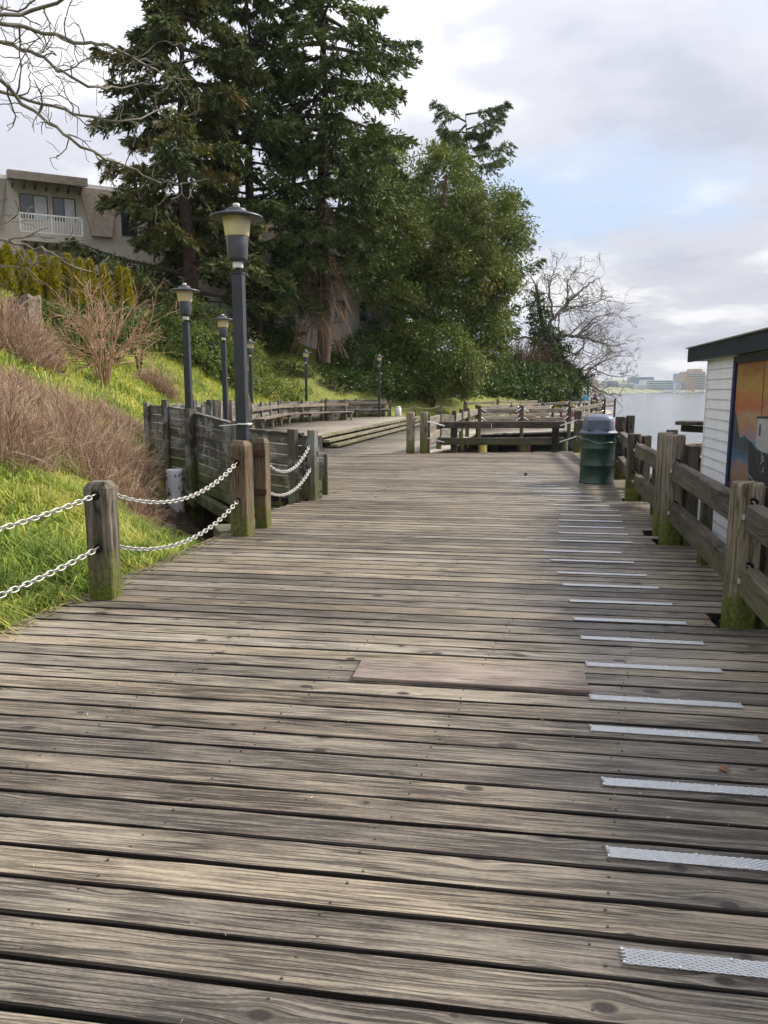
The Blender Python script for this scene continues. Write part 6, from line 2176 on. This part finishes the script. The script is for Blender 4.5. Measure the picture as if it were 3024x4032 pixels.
twig_shrub('large mauve-brown leafless shrub left of the dark parapet', -4.25, 10.9, 1.0, 1.15, 1.10, 5200, 1)
twig_shrub('mauve-brown leafless shrub touching the dark parapet end', -5.0, 13.6, 0.8, 1.0, 1.25, 4200, 2)
twig_shrub('brown leafless shrub at the left picture edge above the chains', -4.75, 8.8, 0.85, 1.0, 1.0, 4200, 3)
twig_shrub('brown leafless shrub below the stump', -9.6, 20.0, 1.3, 1.3, 1.3, 5000, 4, 0.008)
twig_shrub('low brown leafless shrub between the stump and the bare bush', -7.4, 16.5, 1.3, 1.1, 0.7, 3800, 5, 0.007)
twig_shrub('low brown tangle at the far left of the bank', -6.6, 13.4, 1.2, 1.2, 0.7, 3500, 6, 0.007)
twig_shrub('small brown shrub on the bright grass slope beside the second lamp', -8.0, 27.5, 0.7, 0.7, 1.1, 1800, 7, 0.009)
twig_shrub('thin brown shrub behind the parapet below the bright grass', -6.4, 19.0, 0.9, 0.9, 0.6, 2200, 8, 0.007)

# bare multi-stemmed bush in the middle of the bank
g = np.random.default_rng(81)
bp = np.array([-8.1, 22.6, 0.0])
bp[2] = float(hgt(bp[0], bp[1]))
bs = thing('bare_bush', 'bare multi-stemmed orange-brown bush on the middle of the bank', 'bush', tuple(bp))
T = Tubes(5)
for i in range(11):
    a_ = g.uniform(0, 2 * PI)
    d0 = np.array([math.cos(a_) * g.uniform(0.25, 0.85), math.sin(a_) * 0.5, 1.0])
    P, dn = wobble_path((0.10 * math.cos(a_), 0.10 * math.sin(a_), -0.1), (d0[0] * 0.25, d0[1] * 0.25, 1), g.uniform(0.7, 1.25), 4, 0.06, 0, g)
    T.tube(P, 0.036, 0.026)
    for k in range(5):
        dd = unit(d0 * np.array([1.25, 1, 0.9]) + g.normal(0, 0.42, 3))
        sprout(T, g, P[-1 - g.integers(2)], dd, g.uniform(0.9, 1.75), 0.018, 2, 0.13, 0.02, 6, 0.62, 0.0062, 3)
tag(add('stems', T.mesh('stems'), M['twig'], bs), kind='stuff')

# ------------------------------------------------------------------ far shore across the harbour
def shore_xy(f):
    return 150 + 420 * f, 660 + 560 * f


sv_, sf_ = [], []
for k in range(41):
    x, y = shore_xy(-0.3 + 1.9 * k / 40)
    wv = 6 * math.sin(k * 1.7)
    sv_ += [(x, y + wv, -2.6), (x - 6, y + 9 + wv, -0.2), (x - 20, y + 30 + wv, 3.0 + 1.0 * math.sin(k * 2.1)), (x - 160, y + 260, 16 + 5 * math.sin(k * 0.9))]
for k in range(40):
    for j in range(3):
        a_ = k * 4 + j
        sf_.append((a_, a_ + 4, a_ + 5, a_ + 1))
M['shore'] = plain('far_shore_green', (0.16, 0.17, 0.10), 0.9, 0.0, 0.4, 0.05)
tag(add('far_shore', pmesh('far_shore', sv_, sf_), M['shore']), 'low green far shore across the harbour', kind='structure')
M['b_white'] = plain('pale_render', (0.62, 0.64, 0.66), 0.6, 0.0, 0.06, 0.1)
M['b_blue'] = plain('blue_grey_cladding', (0.28, 0.34, 0.42), 0.5, 0.0, 0.1, 0.1)
M['b_pink'] = plain('pink_brick', (0.42, 0.29, 0.26), 0.7, 0.0, 0.1, 0.1)
M['b_tan'] = plain('tan_brick', (0.48, 0.37, 0.22), 0.7, 0.0, 0.12, 0.1)
M['b_glass'] = plain('far_window_band', (0.13, 0.21, 0.26), 0.2, 0.0, 0.15, 0.2)


def far_building(label, u0, u1, v1, f, mat, floors, style='bands', cols=8, depth=26):
    Y = shore_xy(f)[1] + 26
    k = Y / 3030
    x0, x1 = (u0 - 1512) * k, (u1 - 1512) * k
    zt_ = EYE + (1533 - v1) * k
    z0 = 1.0
    t = thing('far_building', label, 'building', ((x0 + x1) / 2, Y, z0))
    w, h = (x1 - x0), zt_ - z0
    box('wall', -w / 2, w / 2, 0, depth, -4, h, M[mat], t)
    box('roof', -w / 2 + 0.5, w / 2 - 0.5, 0.5, depth - 0.5, h + 0.01, h + 0.7, M[mat], t)
    fh = h / floors
    for i in range(floors):
        zb_ = fh * i + fh * 0.30
        if style == 'bands':
            box('window', -w / 2 + 0.8, w / 2 - 0.8, -0.25, -0.02, zb_, zb_ + fh * 0.48, M['b_glass'], t)
        else:
            cw = w / cols
            for j in range(cols):
                xa = -w / 2 + cw * (j + 0.22)
                box('window', xa, xa + cw * 0.56, -0.25, -0.02, zb_, zb_ + fh * 0.48, M['b_glass'], t)
            if style == 'balcony':
                box('balcony', -w / 2 - 0.3, w / 2 + 0.3, -1.6, -0.26, fh * i, fh * i + fh * 0.22, M['b_white'], t)
    return t


far_building('white far-shore office block with long blue window bands', 2530, 2640, 1500, 0.42, 'b_white', 5, 'bands')
far_building('low far-shore annex right of the banded white office block', 2642, 2665, 1513, 0.45, 'b_white', 3, 'bands')
far_building('tall pinkish far-shore apartment tower with many balconies', 2685, 2758, 1467, 0.66, 'b_pink', 10, 'balcony', 9)
far_building('rooftop block crowning the far apartment tower', 2712, 2745, 1457, 0.70, 'b_tan', 11, 'cells', 4)
far_building('blue glass tower left of the pinkish apartment tower', 2660, 2683, 1474, 0.72, 'b_blue', 9, 'bands')
far_building('tan brick far-shore block with tall vertical bays', 2678, 2722, 1492, 0.56, 'b_tan', 5, 'cells', 7)
far_building('dark blue far-shore terrace left of the tan block', 2642, 2678, 1505, 0.52, 'b_blue', 4, 'cells', 6)
far_building('long white low far-shore building behind the bare twigs', 2425, 2490, 1512, 0.33, 'b_white', 3, 'cells', 12)
far_building('white far-shore house next to the blue slab', 2492, 2527, 1516, 0.36, 'b_white', 3, 'cells', 6)
far_building('blue-grey far-shore slab behind the white office block', 2480, 2560, 1488, 0.60, 'b_blue', 6, 'cells', 14)
far_building('pinkish far-shore block seen through the bare tree', 2310, 2345, 1500, 0.25, 'b_pink', 5, 'cells', 5)
far_building('grey-blue far-shore block left of the white low building', 2380, 2422, 1504, 0.34, 'b_blue', 5, 'cells', 7)
far_building('white far-shore block at the left end of the skyline', 2346, 2378, 1511, 0.26, 'b_white', 3, 'cells', 6)
far_building('pink far-shore block right of the tall apartment tower', 2760, 2800, 1480, 0.74, 'b_pink', 8, 'cells', 6)
for i, (u, f) in enumerate(((2610, 0.44), (2690, 0.55), (2745, 0.62))):
    Y = shore_xy(f)[1] - 14
    k = Y / 3030
    t = thing('moored_boat', 'small white boat moored at the far shore, %s' % ('left of three', 'middle of three', 'right of three')[i], 'boat', ((u - 1512) * k, Y, WATER_Z))
    L = 8 + i
    V = [(-L / 2, -1.4, 0.9), (L / 2 - 1.5, -1.4, 1.1), (L / 2, 0, 1.4), (L / 2 - 1.5, 1.4, 1.1), (-L / 2, 1.4, 0.9), (-L / 2 + 0.4, -0.9, -0.3), (L / 2 - 2.4, -0.8, -0.3), (L / 2 - 1.3, 0, -0.3), (L / 2 - 2.4, 0.8, -0.3), (-L / 2 + 0.4, 0.9, -0.3)]
    add('hull', pmesh('hull', V, [(0, 1, 2, 3, 4), (0, 5, 6, 1), (1, 6, 7, 2), (2, 7, 8, 3), (3, 8, 9, 4), (4, 9, 5, 0), (5, 9, 8, 7, 6)]), M['b_white'], t)
    box('cabin', -L / 4, L / 6, -1.0, 1.0, 1.0, 2.6, M['white_paint'], t, 0.1)
    tt = Tubes(5)
    tt.tube([(0, 0, 1.0), (0, 0, 9.0 + 2 * i)], 0.09, 0.05)
    add('mast', tt.mesh('mast'), M['galv'], t)

# ------------------------------------------------------------------ the air over the harbour
V, F = box_geo(-920, 2620, -320, 3220, -5.5, 48)
t = NT('harbour_air')
pv = t.node('ShaderNodeVolumePrincipled')
pv.inputs['Color'].default_value = (0.86, 0.90, 0.96, 1)
pv.inputs['Density'].default_value = 0.00012
pv.inputs['Anisotropy'].default_value = 0.2
t.l.new(pv.outputs[0], t.out.inputs['Volume'])
tag(add('haze', pmesh('haze', V, F), t.m), 'thin pale haze over the harbour', 'haze', kind='stuff')
